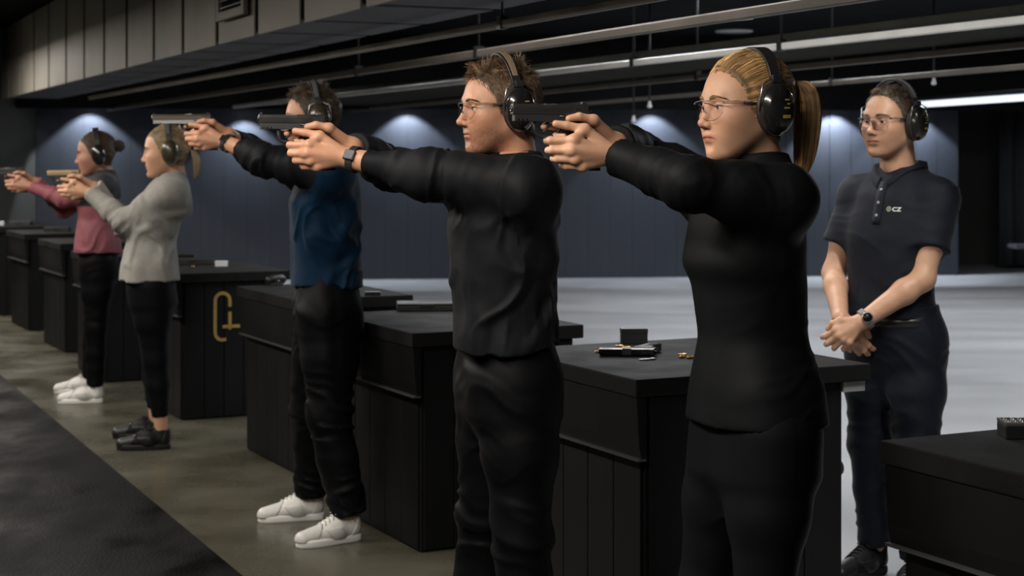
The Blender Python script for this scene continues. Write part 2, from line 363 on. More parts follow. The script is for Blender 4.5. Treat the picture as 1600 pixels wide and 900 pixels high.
# ================================================================== benches
TOPZ = .855; BW = .85
def bench(px, py, ln, label, emblem=False, right_end=False):
    c = FL(px, py) if py else Vector((px[0], px[1], 0)); r = empty('shooting_bench', c, RZ); tag(r, label, 'bench', 'black shooting benches in a row')
    # local x: away from targets, y: along the row (away from camera), origin = near left corner of the body
    be = ln-(.09 if right_end else .03)
    m = MB(); m.box((0, 0, 0), (be, BW, TOPZ-.055)); m.build('body', M_bench, r, bev=.004, seg=1)
    # upright cladding boards on the two faces in view
    nb = 5; bwid = (be-.02)/nb
    for k in range(nb):
        m = MB(); m.box((.01+k*bwid+.002, -.008, .012), (.01+(k+1)*bwid-.002, 0, TOPZ-.06)); m.build('cladding_board', M_bench, r, bev=.002, seg=1)
    nb2 = 5; b2 = (BW-.02)/nb2
    for k in range(nb2):
        m = MB(); m.box((-.008, .01+k*b2+.002, .012), (0, .01+(k+1)*b2-.002, TOPZ-.26)); m.build('cladding_board', M_bench, r, bev=.002, seg=1)
    m = MB(); m.box((-.05, -.035, TOPZ-.055), (ln, BW+.03, TOPZ)); m.build('bench_top', M_bencht, r, bev=.005, seg=2)
    # apron drawer front under the top on the target side
    m = MB(); m.prism([(-.045, TOPZ-.056), (-.009, TOPZ-.056), (-.009, TOPZ-.245), (-.028, TOPZ-.245), (-.036, TOPZ-.20)], 1, -.03, BW+.02)
    ap = m.build('apron', M_bench, r, bev=.002, seg=1)
    m = MB(); m.box((-.042, -.032, TOPZ-.25), (-.012, BW+.022, TOPZ-.243)); m.build('edge_strip', mat('edge_strip', (.10, .10, .10), .35, metal=.5), r)
    if emblem:
        em = empty('gold_emblem'); em.parent = r
        def pt(u, v): return Vector((u, -.012, v))
        s = .0037
        loop = []
        for k in range(13): a = math.pi*k/12; loop.append((12*math.cos(a), 24+12*math.sin(a)))
        loop += [(-12, -25)]
        for k in range(9): a = math.pi+math.pi*k/12; loop.append((12*math.cos(a), -26+12*math.sin(a)))
        loop = [(12, 14)]+loop
        ox, oz = .236, .60
        def band(pts, w, nm):
            m = MB(); vs = []
            for i, (u, v) in enumerate(pts):
                a = pts[max(i-1, 0)]; b = pts[min(i+1, len(pts)-1)]; t = Vector((b[0]-a[0], b[1]-a[1])).normalized(); nn = Vector((-t.y, t.x))*w/2
                for sg, yy in ((1, -.0085), (-1, -.0085), (-1, -.0115), (1, -.0115)): vs.append((ox+(u+nn.x*sg)*s, yy, oz+(v+nn.y*sg)*s))
            k = len(pts); fs = [(4*i+j, 4*i+(j+1) % 4, 4*i+4+(j+1) % 4, 4*i+4+j) for i in range(k-1) for j in range(4)]+[(3, 2, 1, 0), (4*k-4, 4*k-3, 4*k-2, 4*k-1)]
            m.add(vs, fs); return m.build(nm, M_gold, em)
        band(loop, 5, 'loop_stroke'); band([(12, 6), (12, -22)], 5, 'upright_stroke'); band([(0, -17), (31, -17)], 5, 'cross_stroke')
    if right_end:
        m = MB(); m.box((ln-.10, -.02, TOPZ-.09), (ln-.012, BW*.5, TOPZ-.056)); m.build('end_block', mat('pale_grey_block', (.30, .31, .30), .5), r, bev=.003)
        m = MB(); m.box((be, .02, TOPZ-.15), (be+.012, .06, TOPZ-.09)); m.build('hinge', M_blackmetal, r)
        m = MB(); m.lathe([(.014, 0), (.014, .012), (.026, .016), (.029, .028), (.024, .036)], c=(be, .06, .505), ax=0, n=18); m.build('knob', M_gunp, r)
    return r, c
def bench_pt(c, u, v, z=TOPZ): return c+E*u+D*v+Vector((0, 0, z))
T = {}
T[1] = bench((1.315, 3.20), None, .95, 'black shooting bench with ammunition case at the right edge')
T[2] = bench(1007, 1027, .84, 'black bench with pistol and brass, behind the woman in front', right_end=True)
T[3] = bench(657, 865, .70, 'black bench with flat case, right of the man in blue')
T[4] = bench(472, 747, .56, 'black bench right behind the man in the blue shirt')
T[5] = bench(285, 658, .64, 'black bench bearing the gold loop emblem', emblem=True)
T[6] = bench(165, 599, .60, 'black bench between the two women at left')
T[7] = bench(103, 552, .60, 'black bench just left of the pink shirted woman')
T[8] = bench(46, 518, .60, 'black bench second from the left picture edge')
T[9] = bench(-10, 494, .60, 'farthest black bench, cut by the left picture edge')
# ================================================================== signed distance shapes for people
f32 = np.float32
def V3(*a): return np.array(a, dtype=f32)
def nrm(v): v = np.asarray(v, dtype=f32); return v/np.linalg.norm(v)
class Cap:      # tapered capsule, optionally cut flat at its ends, optionally flattened along axis ax
    def __init__(s, a, b, ra, rb, k=.02, flatb=False, flata=False, ax=None, sq=1.0, op='u'):
        s.a = np.asarray(a, f32); s.b = np.asarray(b, f32); s.ra = ra; s.rb = rb; s.k = k; s.op = op; s.fb = flatb; s.fa = flata
        s.ax = None if ax is None else nrm(ax); s.sq = sq
        r = max(ra, rb)*max(1, sq); s.lo = np.minimum(s.a, s.b)-r; s.hi = np.maximum(s.a, s.b)+r
    def __call__(s, p):
        ab = s.b-s.a; L2 = float(ab@ab)+1e-12; q = p-s.a; t = np.clip((q@ab)/L2, 0, 1)
        e = q-t[:, None]*ab
        if s.ax is not None:
            u = e@s.ax; e = e+np.outer(u*(s.sq-1), s.ax)
        d = np.sqrt(np.einsum('ij,ij->i', e, e))-(s.ra+(s.rb-s.ra)*t)
        if s.fb: d = np.maximum(d, (p-s.b)@(ab/math.sqrt(L2)))
        if s.fa: d = np.maximum(d, (s.a-p)@(ab/math.sqrt(L2)))
        return d
class Ell:
    def __init__(s, c, r, R=None, k=.02, op='u'):
        s.c = np.asarray(c, f32); s.r = np.asarray(r, f32); s.R = None if R is None else np.asarray(R, f32); s.k = k; s.op = op
        m = float(s.r.max()); s.lo = s.c-m; s.hi = s.c+m
    def __call__(s, p):
        q = p-s.c
        if s.R is not None: q = q@s.R.T
        a = q/s.r; k0 = np.sqrt(np.einsum('ij,ij->i', a, a)); b = a/s.r; k1 = np.sqrt(np.einsum('ij,ij->i', b, b))+1e-9
        return k0*(k0-1)/k1
class Loft:     # stack of oval sections along local z; rows: z, cx(left), cy(forward), half width, front depth, back depth
    def __init__(s, o, Lx, Fx, rows, k=.03, n=2.3, grow=0.0, op='u'):
        s.o = np.asarray(o, f32); s.L = nrm(Lx); s.F = nrm(Fx); s.U = np.cross(s.L, s.F)*-1.0
        if s.U[2] < 0: s.U = -s.U
        rows = np.asarray(rows, float); z = rows[:, 0]; zz = np.linspace(z[0], z[-1], 80)
        out = [zz]
        for j in range(1, 6):       # monotone-ish smooth interpolation
            y = np.interp(zz, z, rows[:, j]); ker = np.array([1, 2, 3, 4, 3, 2, 1.])/16
            out.append(np.convolve(np.pad(y, 3, mode='edge'), ker, 'valid'))
        s.t = np.array(out); s.g = grow; s.k = k; s.n = n; s.op = op
        m = float(max(rows[:, 3].max(), rows[:, 4].max(), rows[:, 5].max()))+grow+.05
        c0 = s.o+s.U*z[0]; c1 = s.o+s.U*z[-1]; s.lo = np.minimum(c0, c1)-m; s.hi = np.maximum(c0, c1)+m
    def __call__(s, p):
        q = p-s.o; x = q@s.L; y = q@s.F; z = q@s.U; T = s.t
        cx = np.interp(z, T[0], T[1]); cy = np.interp(z, T[0], T[2]); w = np.interp(z, T[0], T[3])+s.g
        df = np.interp(z, T[0], T[4])+s.g; db = np.interp(z, T[0], T[5])+s.g
        x = np.abs(x-cx); y = y-cy; dep = np.where(y > 0, df, db); y = np.abs(y)
        e = ((x/w)**s.n+(y/dep)**s.n)**(1/s.n)
        d = (e-1)*np.minimum(w, dep)
        return np.maximum(d, np.maximum(T[0][0]-z, z-T[0][-1])).astype(f32)
class Half:     # keep only the side below the plane (op 'i')
    def __init__(s, c, n): s.c = np.asarray(c, f32); s.nv = nrm(n); s.op = 'i'; s.k = 0
    def __call__(s, p): return (p-s.c)@s.nv
class Fold:     # cloth wrinkles: waves across dir, fading away from c
    def __init__(s, c, dr, wl, sig, amp, seed=0):
        s.c = np.asarray(c, f32); s.d = nrm(dr); s.wl = wl; s.sig = sig; s.amp = amp; s.op = 'f'; r = np.random.default_rng(seed); s.lo = s.c-3*sig; s.hi = s.c+3*sig
        a = np.array([0, 0, 1.]) if abs(s.d[2]) < .8 else np.array([1., 0, 0]); e1 = nrm(np.cross(s.d, a)); e2 = np.cross(s.d, e1)
        s.A = np.stack([s.d/wl, e1*.22/wl, e2*.22/wl]).astype(f32); s.off = r.uniform(0, 30, 3).astype(f32)
    def __call__(s, p):
        q = p-s.c; g = np.exp(-np.einsum('ij,ij->i', q, q)/(2*s.sig**2)); out = np.zeros(len(p), f32); ok = g > .02
        if ok.any():
            qq = q[ok]; x = qq@s.A.T+s.off; x[:, 0] += 1.1*vnoise(qq*9+s.off); n = vnoise(x)
            out[ok] = 1.6*s.amp*g[ok]*np.maximum(1.0-2.6*np.abs(n), -.25)
        return out
class Drape:    # broad shallow unevenness over a whole garment
    def __init__(s, amp, fr, st=(1, 1, .45), seed=0): s.amp = amp; s.fr = np.array(st, f32)*fr; s.op = 'f'; s.o = np.random.default_rng(seed).uniform(0, 30, 3).astype(f32)
    def __call__(s, p): return s.amp*np.maximum(vnoise(p*s.fr+s.o), -.45)
_LAT = np.random.default_rng(5).uniform(-1, 1, (32, 32, 32)).astype(f32)
def vnoise(x):
    i = np.floor(x).astype(int); t = (x-i).astype(f32); t = t*t*(3-2*t); i &= 31; j = (i+1) & 31
    def L(a, b, c): return _LAT[a, b, c]
    x0 = L(i[:, 0], i[:, 1], i[:, 2])*(1-t[:, 0])+L(j[:, 0], i[:, 1], i[:, 2])*t[:, 0]; x1 = L(i[:, 0], j[:, 1], i[:, 2])*(1-t[:, 0])+L(j[:, 0], j[:, 1], i[:, 2])*t[:, 0]
    x2 = L(i[:, 0], i[:, 1], j[:, 2])*(1-t[:, 0])+L(j[:, 0], i[:, 1], j[:, 2])*t[:, 0]; x3 = L(i[:, 0], j[:, 1], j[:, 2])*(1-t[:, 0])+L(j[:, 0], j[:, 1], j[:, 2])*t[:, 0]
    a = x0*(1-t[:, 1])+x1*t[:, 1]; b = x2*(1-t[:, 1])+x3*t[:, 1]; return a*(1-t[:, 2])+b*t[:, 2]
class Sdf:
    def __init__(s, prims=()): s.p = list(prims)
    def add(s, *pr): s.p += pr; return s
    def __call__(s, p, box=None):
        d = None
        for q in s.p:
            if box is not None and hasattr(q, 'lo') and (np.any(q.lo > box[1]+getattr(q, 'k', 0)) or np.any(q.hi < box[0]-getattr(q, 'k', 0))): continue
            e = q(p)
            if d is None: d = e if q.op == 'u' else np.full(len(p), .5, f32); 
            if d is e: continue
            if q.op == 'u':
                if q.k <= 0: d = np.minimum(d, e)
                else:
                    h = np.clip(.5+.5*(d-e)/q.k, 0, 1); d = d+(e-d)*h-q.k*h*(1-h)
            elif q.op == 's':
                e = -e; h = np.clip(.5-.5*(d-e)/max(q.k, 1e-4), 0, 1); d = d+(e-d)*h+q.k*h*(1-h)
            elif q.op == 'i': d = np.maximum(d, e)
            elif q.op == 'f': d = d-e
        return d if d is not None else np.full(len(p), .5, f32)
    def bounds(s):
        lo = np.min([q.lo for q in s.p if hasattr(q, 'lo') and q.op == 'u'], axis=0); hi = np.max([q.hi for q in s.p if hasattr(q, 'hi') and q.op == 'u'], axis=0)
        return lo-.02, hi+.02
def polygonize(sdf, h, bounds=None, newton=2):
    lo, hi = bounds if bounds is not None else sdf.bounds()
    B = 8; nb = np.ceil((hi-lo)/(h*B)).astype(int); n = nb*B+1
    gx = [lo[i]+(np.arange(nb[i])+.5)*h*B for i in range(3)]
    C = np.stack(np.meshgrid(*gx, indexing='ij'), -1).reshape(-1, 3).astype(f32); dc = sdf(C)
    keep = np.abs(dc) < h*B*.87*1.45
    G = np.empty(n, f32)
    blk = dc.reshape(nb); G[:-1, :-1, :-1] = np.repeat(np.repeat(np.repeat(blk, B, 0), B, 1), B, 2)
    G[-1], G[:, -1], G[:, :, -1] = G[-2], G[:, -2], G[:, :, -2]
    ii = np.argwhere(keep.reshape(nb)); loc = np.stack(np.meshgrid(*[np.arange(B+1)]*3, indexing='ij'), -1).reshape(-1, 3)
    sk = (ii//3)@np.array([10000, 100, 1]); ii = ii[np.argsort(sk, kind='stable')]; mg = h*B*1.3+.012
    for s0 in range(0, len(ii), 40):
        idx = (ii[s0:s0+40, None, :]*B+loc[None]).reshape(-1, 3); pp = (lo+idx*h).astype(f32)
        G[idx[:, 0], idx[:, 1], idx[:, 2]] = sdf(pp, (pp.min(0)-mg, pp.max(0)+mg))
    S = G < 0
    cnt = np.zeros(np.array(n)-1, np.int8)
    for a in (0, 1):
        for b in (0, 1):
            for c in (0, 1): cnt += S[a:n[0]-1+a, b:n[1]-1+b, c:n[2]-1+c]
    cells = np.argwhere((cnt > 0) & (cnt < 8)); nv = len(cells)
    vid = -np.ones(np.array(n)-1, np.int32); vid[cells[:, 0], cells[:, 1], cells[:, 2]] = np.arange(nv)
    cor = np.array([[a, b, c] for a in (0, 1) for b in (0, 1) for c in (0, 1)])
    val = np.stack([G[cells[:, 0]+o[0], cells[:, 1]+o[1], cells[:, 2]+o[2]] for o in cor], 1)
    acc = np.zeros((nv, 3)); num = np.zeros(nv)
    for i in range(8):
        for j in range(i+1, 8):
            if np.abs(cor[i]-cor[j]).sum() == 1:
                va, vb = val[:, i], val[:, j]; x = (va < 0) != (vb < 0)
                t = np.where(x, va/(va-vb+1e-12*(va == vb)), 0)
                acc += np.where(x[:, None], cor[i]+t[:, None]*(cor[j]-cor[i]), 0); num += x
    vs = (lo+(cells+acc/num[:, None])*h).astype(f32)
    quads = []
    for ax in range(3):
        o = np.eye(3, dtype=int)[ax]; u, v = [np.eye(3, dtype=int)[k] for k in range(3) if k != ax]
        sl = [slice(1, n[k]-1) for k in range(3)]; sl[ax] = slice(0, n[ax]-1)
        sl2 = list(sl); sl2[ax] = slice(1, n[ax])
        A, Bb = S[tuple(sl)], S[tuple(sl2)]; e = np.argwhere(A != Bb)
        base = e+np.array([0 if k == ax else 1 for k in range(3)]); flip = A[e[:, 0], e[:, 1], e[:, 2]]
        q = np.stack([vid[tuple((base-u-v).T)], vid[tuple((base-v).T)], vid[tuple(base.T)], vid[tuple((base-u).T)]], 1)
        if ax == 1: flip = ~flip
        q[~flip] = q[~flip][:, ::-1]; quads.append(q)
    Q = np.concatenate(quads); Q = Q[(Q >= 0).all(1)]
    od = np.argsort((cells//24)@np.array([1000000, 1000, 1]), kind='stable')
    for s0 in range(0, nv, 6000):
        ix = od[s0:s0+6000]; v = vs[ix]; bx = (v.min(0)-mg, v.max(0)+mg)
        for _ in range(newton):
            e = h*.5; d = sdf(v, bx); g = np.stack([sdf(v+np.eye(3, dtype=f32)[k]*f32(e), bx)-d for k in range(3)], 1)/e
            gg = np.einsum('ij,ij->i', g, g)+1e-6; st = np.clip(d/gg, -h*.6, h*.6); v = (v-g*st[:, None]*.9).astype(f32)
        vs[ix] = v
    return vs, Q
def to_mesh(name, vs, Q, tint=None, matidx=None):
    me = bpy.data.meshes.new(name); me.vertices.add(len(vs)); me.vertices.foreach_set('co', np.asarray(vs, f32).ravel())
    k = Q.shape[1]; me.loops.add(Q.size); me.loops.foreach_set('vertex_index', Q.ravel().astype(np.int32))
    me.polygons.add(len(Q)); me.polygons.foreach_set('loop_start', np.arange(len(Q), dtype=np.int32)*k)
    if matidx is not None: me.polygons.foreach_set('material_index', np.asarray(matidx, np.int32))
    me.update(calc_edges=True); me.validate()
    me.polygons.foreach_set('use_smooth', np.ones(len(me.polygons), bool))
    if tint is not None:
        at = me.attributes.new('tint', 'FLOAT_COLOR', 'POINT'); at.data.foreach_set('color', np.concatenate([tint, np.ones((len(tint), 1))], 1).astype(f32).ravel())
    me.update(); return me
def strands(C, r0, r1=None):
    """C: (n, m, 3) strand polylines -> thin three-sided tubes"""
    n, m, _ = C.shape; r1 = r0*.35 if r1 is None else r1
    T = np.gradient(C, axis=1); T /= np.linalg.norm(T, axis=2, keepdims=True)+1e-9
    a = np.where(np.abs(T[..., 2:]) < .9, np.array([0, 0, 1.]), np.array([1., 0, 0])); U = np.cross(T, a); U /= np.linalg.norm(U, axis=2, keepdims=True)+1e-9
    W = np.cross(T, U); rad = (r0+(r1-r0)*np.linspace(0, 1, m)**1.5)[None, :, None]
    vs = np.stack([C+rad*(U*math.cos(t)+W*math.sin(t)) for t in (0, 2.094, 4.189)], 2).reshape(-1, 3)
    i = np.arange(n)[:, None, None]*m*3; j = np.arange(m-1)[None, :, None]*3; k = np.arange(3)[None, None, :]
    q = np.stack([i+j+k, i+j+(k+1) % 3, i+j+3+(k+1) % 3, i+j+3+k], -1).reshape(-1, 4)
    return vs, q

# ------------------------------------------------------------------ head in its own frame: x forward, y left, z up, eye line z = 0
def head_sdf(sex):
    m = sex == 'm'; S = Sdf()
    S.add(Ell((-.014, 0, .032), (.100, .077, .088)))
    S.add(Ell((.030, 0, .010), (.062, .063 if m else .066, .080), k=.03))
    S.add(Ell((.032, 0, -.045), (.056, .055 if m else .054, .070), k=.03))
    S.add(Ell((.045, 0, -.085), (.045, .045 if m else .038, .034 if m else .031), k=.025))
    S.add(Ell((.079, 0, -.106), (.017, .024 if m else .017, .017), k=.02))
    for y in (-1, 1):
        S.add(Cap((-.004, y*.052, -.05), (.06, y*.024, -.098), .017 if m else .014, .014, k=.028))
        S.add(Ell((.055, y*.043, -.027), (.026, .018, .017), k=.03))
    for y in (-1, 1): S.add(Ell((.036, y*.038, -.036), (.044, .021 if m else .027, .046), k=.03))
    S.add(Cap((.079, -.033, .020), (.079, .033, .020), .0125 if m else .008, .0125 if m else .008, k=.018))
    S.add(Ell((.066, 0, -.062), (.028, .044, .031), k=.02))
    for y in (-1, 1): S.add(Ell((.097, y*.033, -.001), (.017, .020, .0135), k=.012, op='s'))
    # nose
    S.add(Cap((.086, 0, .010), (.109 if m else .106, 0, -.034), .0075, .0095 if m else .0085, k=.012))
    S.add(Ell((.110 if m else .107, 0, -.036), (.0105, .0115 if m else .010, .0095), k=.008))
    for y in (-1, 1):
        S.add(Ell((.098, y*.0125, -.041), (.011, .0065, .0075), k=.006))
        S.add(Ell((.1035, y*.0062, -.048), (.005, .0035, .0035), k=.003, op='s'))
    # lips
    S.add(Ell((.0872, 0, -.0645), (.0095, .0260, .0053), k=.007))
    S.add(Ell((.0866, 0, -.0755), (.0092, .0220, .0060), k=.007))
    for y in (-1, 1): S.add(Cap((.0985, 0, -.0697), (.0955, y*.015, -.0700), .0017, .0015, k=.003, op='s'), Cap((.0955, y*.015, -.0700), (.0885, y*.0265, -.0715), .0015, .0010, k=.003, op='s'))
    S.add(Ell((.101, 0, -.0885), (.010, .016, .006), k=.012, op='s'))
    # lids over the eyeballs (radius .0125)
    for y in (-1, 1):
        c = (.0755, y*.032, -.001)
        S.add(Lid(c, .0148, .0030, 1), Lid(c, .0143, -.0058, -1))
    for y in (-1, 1):      # ears
        S.add(Ell((-.012, y*.077, -.010), (.017, .007, .030), k=.008))
    return S
class Lid:
    def __init__(s, c, r, z, sg): s.c = np.asarray(c, f32); s.r = r; s.z = z; s.sg = sg; s.op = 'u'; s.k = .004; s.lo = s.c-r; s.hi = s.c+r
    def __call__(s, p):
        q = p-s.c; d = np.sqrt(np.einsum('ij,ij->i', q, q))-s.r
        return np.maximum(d, -s.sg*(q[:, 2]-s.z+s.sg*.10*np.abs(q[:, 1])**1.0))
HEADS = {}
def head_base(sex, h):
    h = .0028 if sex == 'm' else .0026
    if (sex, h) not in HEADS:
        S = head_sdf(sex)
        S.add(Cap((-.030, 0, -.045), (-.052, 0, -.235), .056 if sex == 'm' else .047, .062 if sex == 'm' else .050, k=.03, ax=(0, 1, 0), sq=.96))
        if sex == 'm': S.add(Ell((.012, 0, -.150), (.014, .012, .02), k=.02))
        HEADS[(sex, h)] = (S,)+polygonize(S, h)
    return HEADS[(sex, h)]
HX = [-.14, -.095, -.05, -.025, -.005, .012, .028, .040, .056, .072, .09, .13]
HZ = [-.060, -.085, -.078, -.045, -.030, -.025, -.005, .030, .058, .074, .080, .085]
def hairline(x): return np.interp(x, HX, HZ)
RAD = {}
def surf(S, dirs, c):
    k = id(S)
    if k not in RAD:        # radius of the head over a direction grid
        th = np.linspace(0, math.pi, 97); ph = np.linspace(-math.pi, math.pi, 193); tt, pp = np.meshgrid(th, ph, indexing='ij')
        d = np.stack([np.sin(tt)*np.cos(pp), np.sin(tt)*np.sin(pp), np.cos(tt)], -1).reshape(-1, 3).astype(f32); RAD[k] = np.linalg.norm(surf_exact(S, d, c)-c, axis=1).reshape(tt.shape)
    R_ = RAD[k]; d = dirs/np.linalg.norm(dirs, axis=1, keepdims=True)
    a = np.arccos(np.clip(d[:, 2], -1, 1))/math.pi*96; b = (np.arctan2(d[:, 1], d[:, 0])+math.pi)/(2*math.pi)*192
    i = np.clip(a.astype(int), 0, 95); j = np.clip(b.astype(int), 0, 191); u = a-i; v = b-j
    r = (R_[i, j]*(1-u)+R_[i+1, j]*u)*(1-v)+(R_[i, j+1]*(1-u)+R_[i+1, j+1]*u)*v
    return c+d*r[:, None]
def surf_exact(S, dirs, c):
    t = np.full(len(dirs), .16, f32)
    for _ in range(24): t -= .8*S((c+dirs*t[:, None]).astype(f32))
    return c+dirs*t[:, None]
def scalp_points(S, n, rng, shift=0.0):
    c = np.array([-.01, 0, .02]); pts = np.zeros((0, 3)); dr = np.zeros((0, 3))
    while len(pts) < n:
        d = rng.normal(size=(n, 3)); d /= np.linalg.norm(d, axis=1, keepdims=True); q = surf(S, d.astype(f32), c)
        ok = q[:, 2] > hairline(q[:, 0])+shift+rng.normal(size=n)*.003
        pts = np.concatenate([pts, q[ok]]); dr = np.concatenate([dr, d[ok]])
    return pts[:n], dr[:n]

def face_tint(v, sex, stubble):
    n = len(v); t = np.ones((n, 3)); x, y, z = v.T
    def g(cx, cy, cz, s): return np.exp(-((x-cx)**2+(np.abs(y)-cy)**2+(z-cz)**2)/(2*s*s))
    lips = np.clip(1.3*np.exp(-((z+.0700)/.0075)**2/1.2-(y/.0250)**4)*(x > .080), 0, 1)[:, None]
    t = t*(1-lips)+np.array([.80, .50, .48] if sex == 'f' else [.86, .64, .60])*lips
    mc = np.clip(np.exp(-((z+.0704+.0006*np.abs(y)/.01)/.0024)**2-(y/.0265)**6)*(x > .078), 0, 1)[:, None]*.8; t = t*(1-mc)+t*np.array([.34, .22, .20])*mc  # mouth line: crease shade painted into the tint
    ck = (.45*g(.065, .042, -.035, .022)+.35*g(.11, 0, -.036, .012))[:, None]; t = t*(1-ck)+t*np.array([1.05, .78, .74])*ck
    ey = (.5*g(.085, .032, .0, .014))[:, None]; t = t*(1-ey)+t*np.array([.78, .68, .66])*ey
    if stubble:
        s = 1/(1+np.exp((z+.052+.5*np.clip(.05-x, 0, .05))/.006))*1/(1+np.exp((-.128-z)/.006))*(1/(1+np.exp(-(x+.0)/.008)))
        s = np.clip(s-.7*lips[:, 0], 0, 1)[:, None]*stubble; s = s*(.8+.35*vnoise(v*260).astype(float)[:, None]); t = t*(1-s)+t*np.array([.36, .30, .28])*s
    return t

# ------------------------------------------------------------------ hands
def finger(S, pts, r0=.0096, r1=.0078, k=.004):
    n = len(pts)-1
    for i in range(n):
        S.add(Cap(pts[i], pts[i+1], lerp(r0, r1, i/n), lerp(r0, r1, (i+1)/n), k=k if i else .010))
GRIP_L = dict(wrist=(-.060, .040, -.097),
    mcp=[(.050, .050, -.060), (.055, .054, -.083), (.045, .052, -.104), (.026, .046, -.121)],
    fing=[[(.100, .030, -.060), (.098, -.004, -.060), (.074, -.028, -.058)], [(.097, .032, -.083), (.095, -.003, -.083), (.070, -.028, -.080)],
          [(.084, .032, -.103), (.083, -.002, -.102), (.058, -.026, -.099)], [(.062, .030, -.120), (.063, .000, -.119), (.042, -.022, -.116)]],
    thumb=[(-.030, .040, -.070), (.018, .037, -.034), (.060, .029, -.025), (.085, .024, -.021)])
GRIP_R = dict(wrist=(-.078, -.022, -.066),
    mcp=[(.028, -.030, -.027), (.026, -.036, -.046), (.018, -.036, -.066), (.008, -.033, -.084)],
    fing=[[(.076, -.026, -.025), (.098, -.016, -.026), (.107, -.001, -.028)], [(.068, -.030, -.050), (.078, -.002, -.051), (.064, .020, -.051)],
          [(.060, -.030, -.070), (.070, -.002, -.071), (.055, .020, -.070)], [(.048, -.027, -.088), (.058, -.002, -.089), (.044, .018, -.088)]],
    thumb=[(-.045, -.004, -.048), (-.010, .017, -.012), (.027, .021, -.004), (.051, .019, -.009)])
def hand_prims(S, G, tf, sc=1.0, fat=1.0):
    """tf maps gun-frame points to the world"""
    w = tf(G['wrist']); r = .0135*sc*fat
    S.add(Cap(w, tf(G['mcp'][1]), .026*sc*fat, .015*sc, k=.012))
    for q, rr in zip(G['mcp'], (1.0, 1.02, .95, .88)): S.add(Cap(w, tf(q), .017*sc*fat, r*rr*.96, k=.009))
    for i, (q, fs) in enumerate(zip(G['mcp'], G['fing'])):
        finger(S, [tf(q)]+[tf(x) for x in fs], .0112*sc*fat*(1, 1, .96, .88)[i], .0082*sc*fat*(1, 1, .96, .88)[i])
        S.add(Ell(tf(q), (.0118*sc, )*3, k=.006))
    th = [tf(x) for x in G['thumb']]
    S.add(Cap(w, th[1], .022*sc*fat, .0125*sc*fat, k=.012)); S.add(Cap(tf(G['mcp'][0]), th[1], .011*sc, .010*sc, k=.010))
    finger(S, th[1:], .0118*sc*fat, .0095*sc*fat)
def free_hand(W, a, n, t, sc, curls, spread=.0, thumb=None):
    """hand description in world space: a wrist->knuckles, n out of the palm, t thumb side"""
    W = np.asarray(W, float); a, n, t = [np.asarray(v, float) for v in (a, n, t)]
    mcp = [W+sc*(a*x+t*y+n*z) for x, y, z in ((.088, .030, -.002), (.092, .010, -.005), (.087, -.010, -.004), (.077, -.029, 0))]
    Ls = [(.044, .026, .021), (.049, .030, .022), (.045, .028, .021), (.035, .021, .018)]; fing = []
    for i, (q, ls, cu) in enumerate(zip(mcp, Ls, curls)):
        ang = 0; p = q.copy(); out = []
        side = t*spread*(1.5-i)
        for l, c in zip(ls, cu):
            ang += math.radians(c); d = a*math.cos(ang)+n*math.sin(ang)+side; d /= np.linalg.norm(d); p = p+d*l*sc; out.append(p.copy())
        fing.append(out)
    th = [W+sc*(a*x+t*y+n*z) for x, y, z in (thumb or ((.02, .02, .008), (.050, .043, .014), (.082, .052, .020), (.106, .050, .026)))]
    return dict(wrist=W, mcp=mcp, fing=fing, thumb=th)
# ================================================================== things people wear and hold
def frame_matrix(o, fwd, left, up, sc=1.0):
    return Matrix(((fwd[0]*sc, left[0]*sc, up[0]*sc, o[0]), (fwd[1]*sc, left[1]*sc, up[1]*sc, o[1]), (fwd[2]*sc, left[2]*sc, up[2]*sc, o[2]), (0, 0, 0, 1)))
def dirs(yaw, pitch=0.0, roll=0.0):
    """yaw: degrees turned from image-left towards the camera; pitch up positive; roll: tilt of the head towards its left"""
    y = math.radians(yaw); p = math.radians(pitch); r = math.radians(roll)
    f = Vector((-math.cos(y)*math.cos(p), -math.sin(y)*math.cos(p), math.sin(p)))
    l = Vector((math.sin(y), -math.cos(y), 0)); u = f.cross(l)
    if r: l, u = l*math.cos(r)-u*math.sin(r), u*math.cos(r)+l*math.sin(r)
    return f, l, u

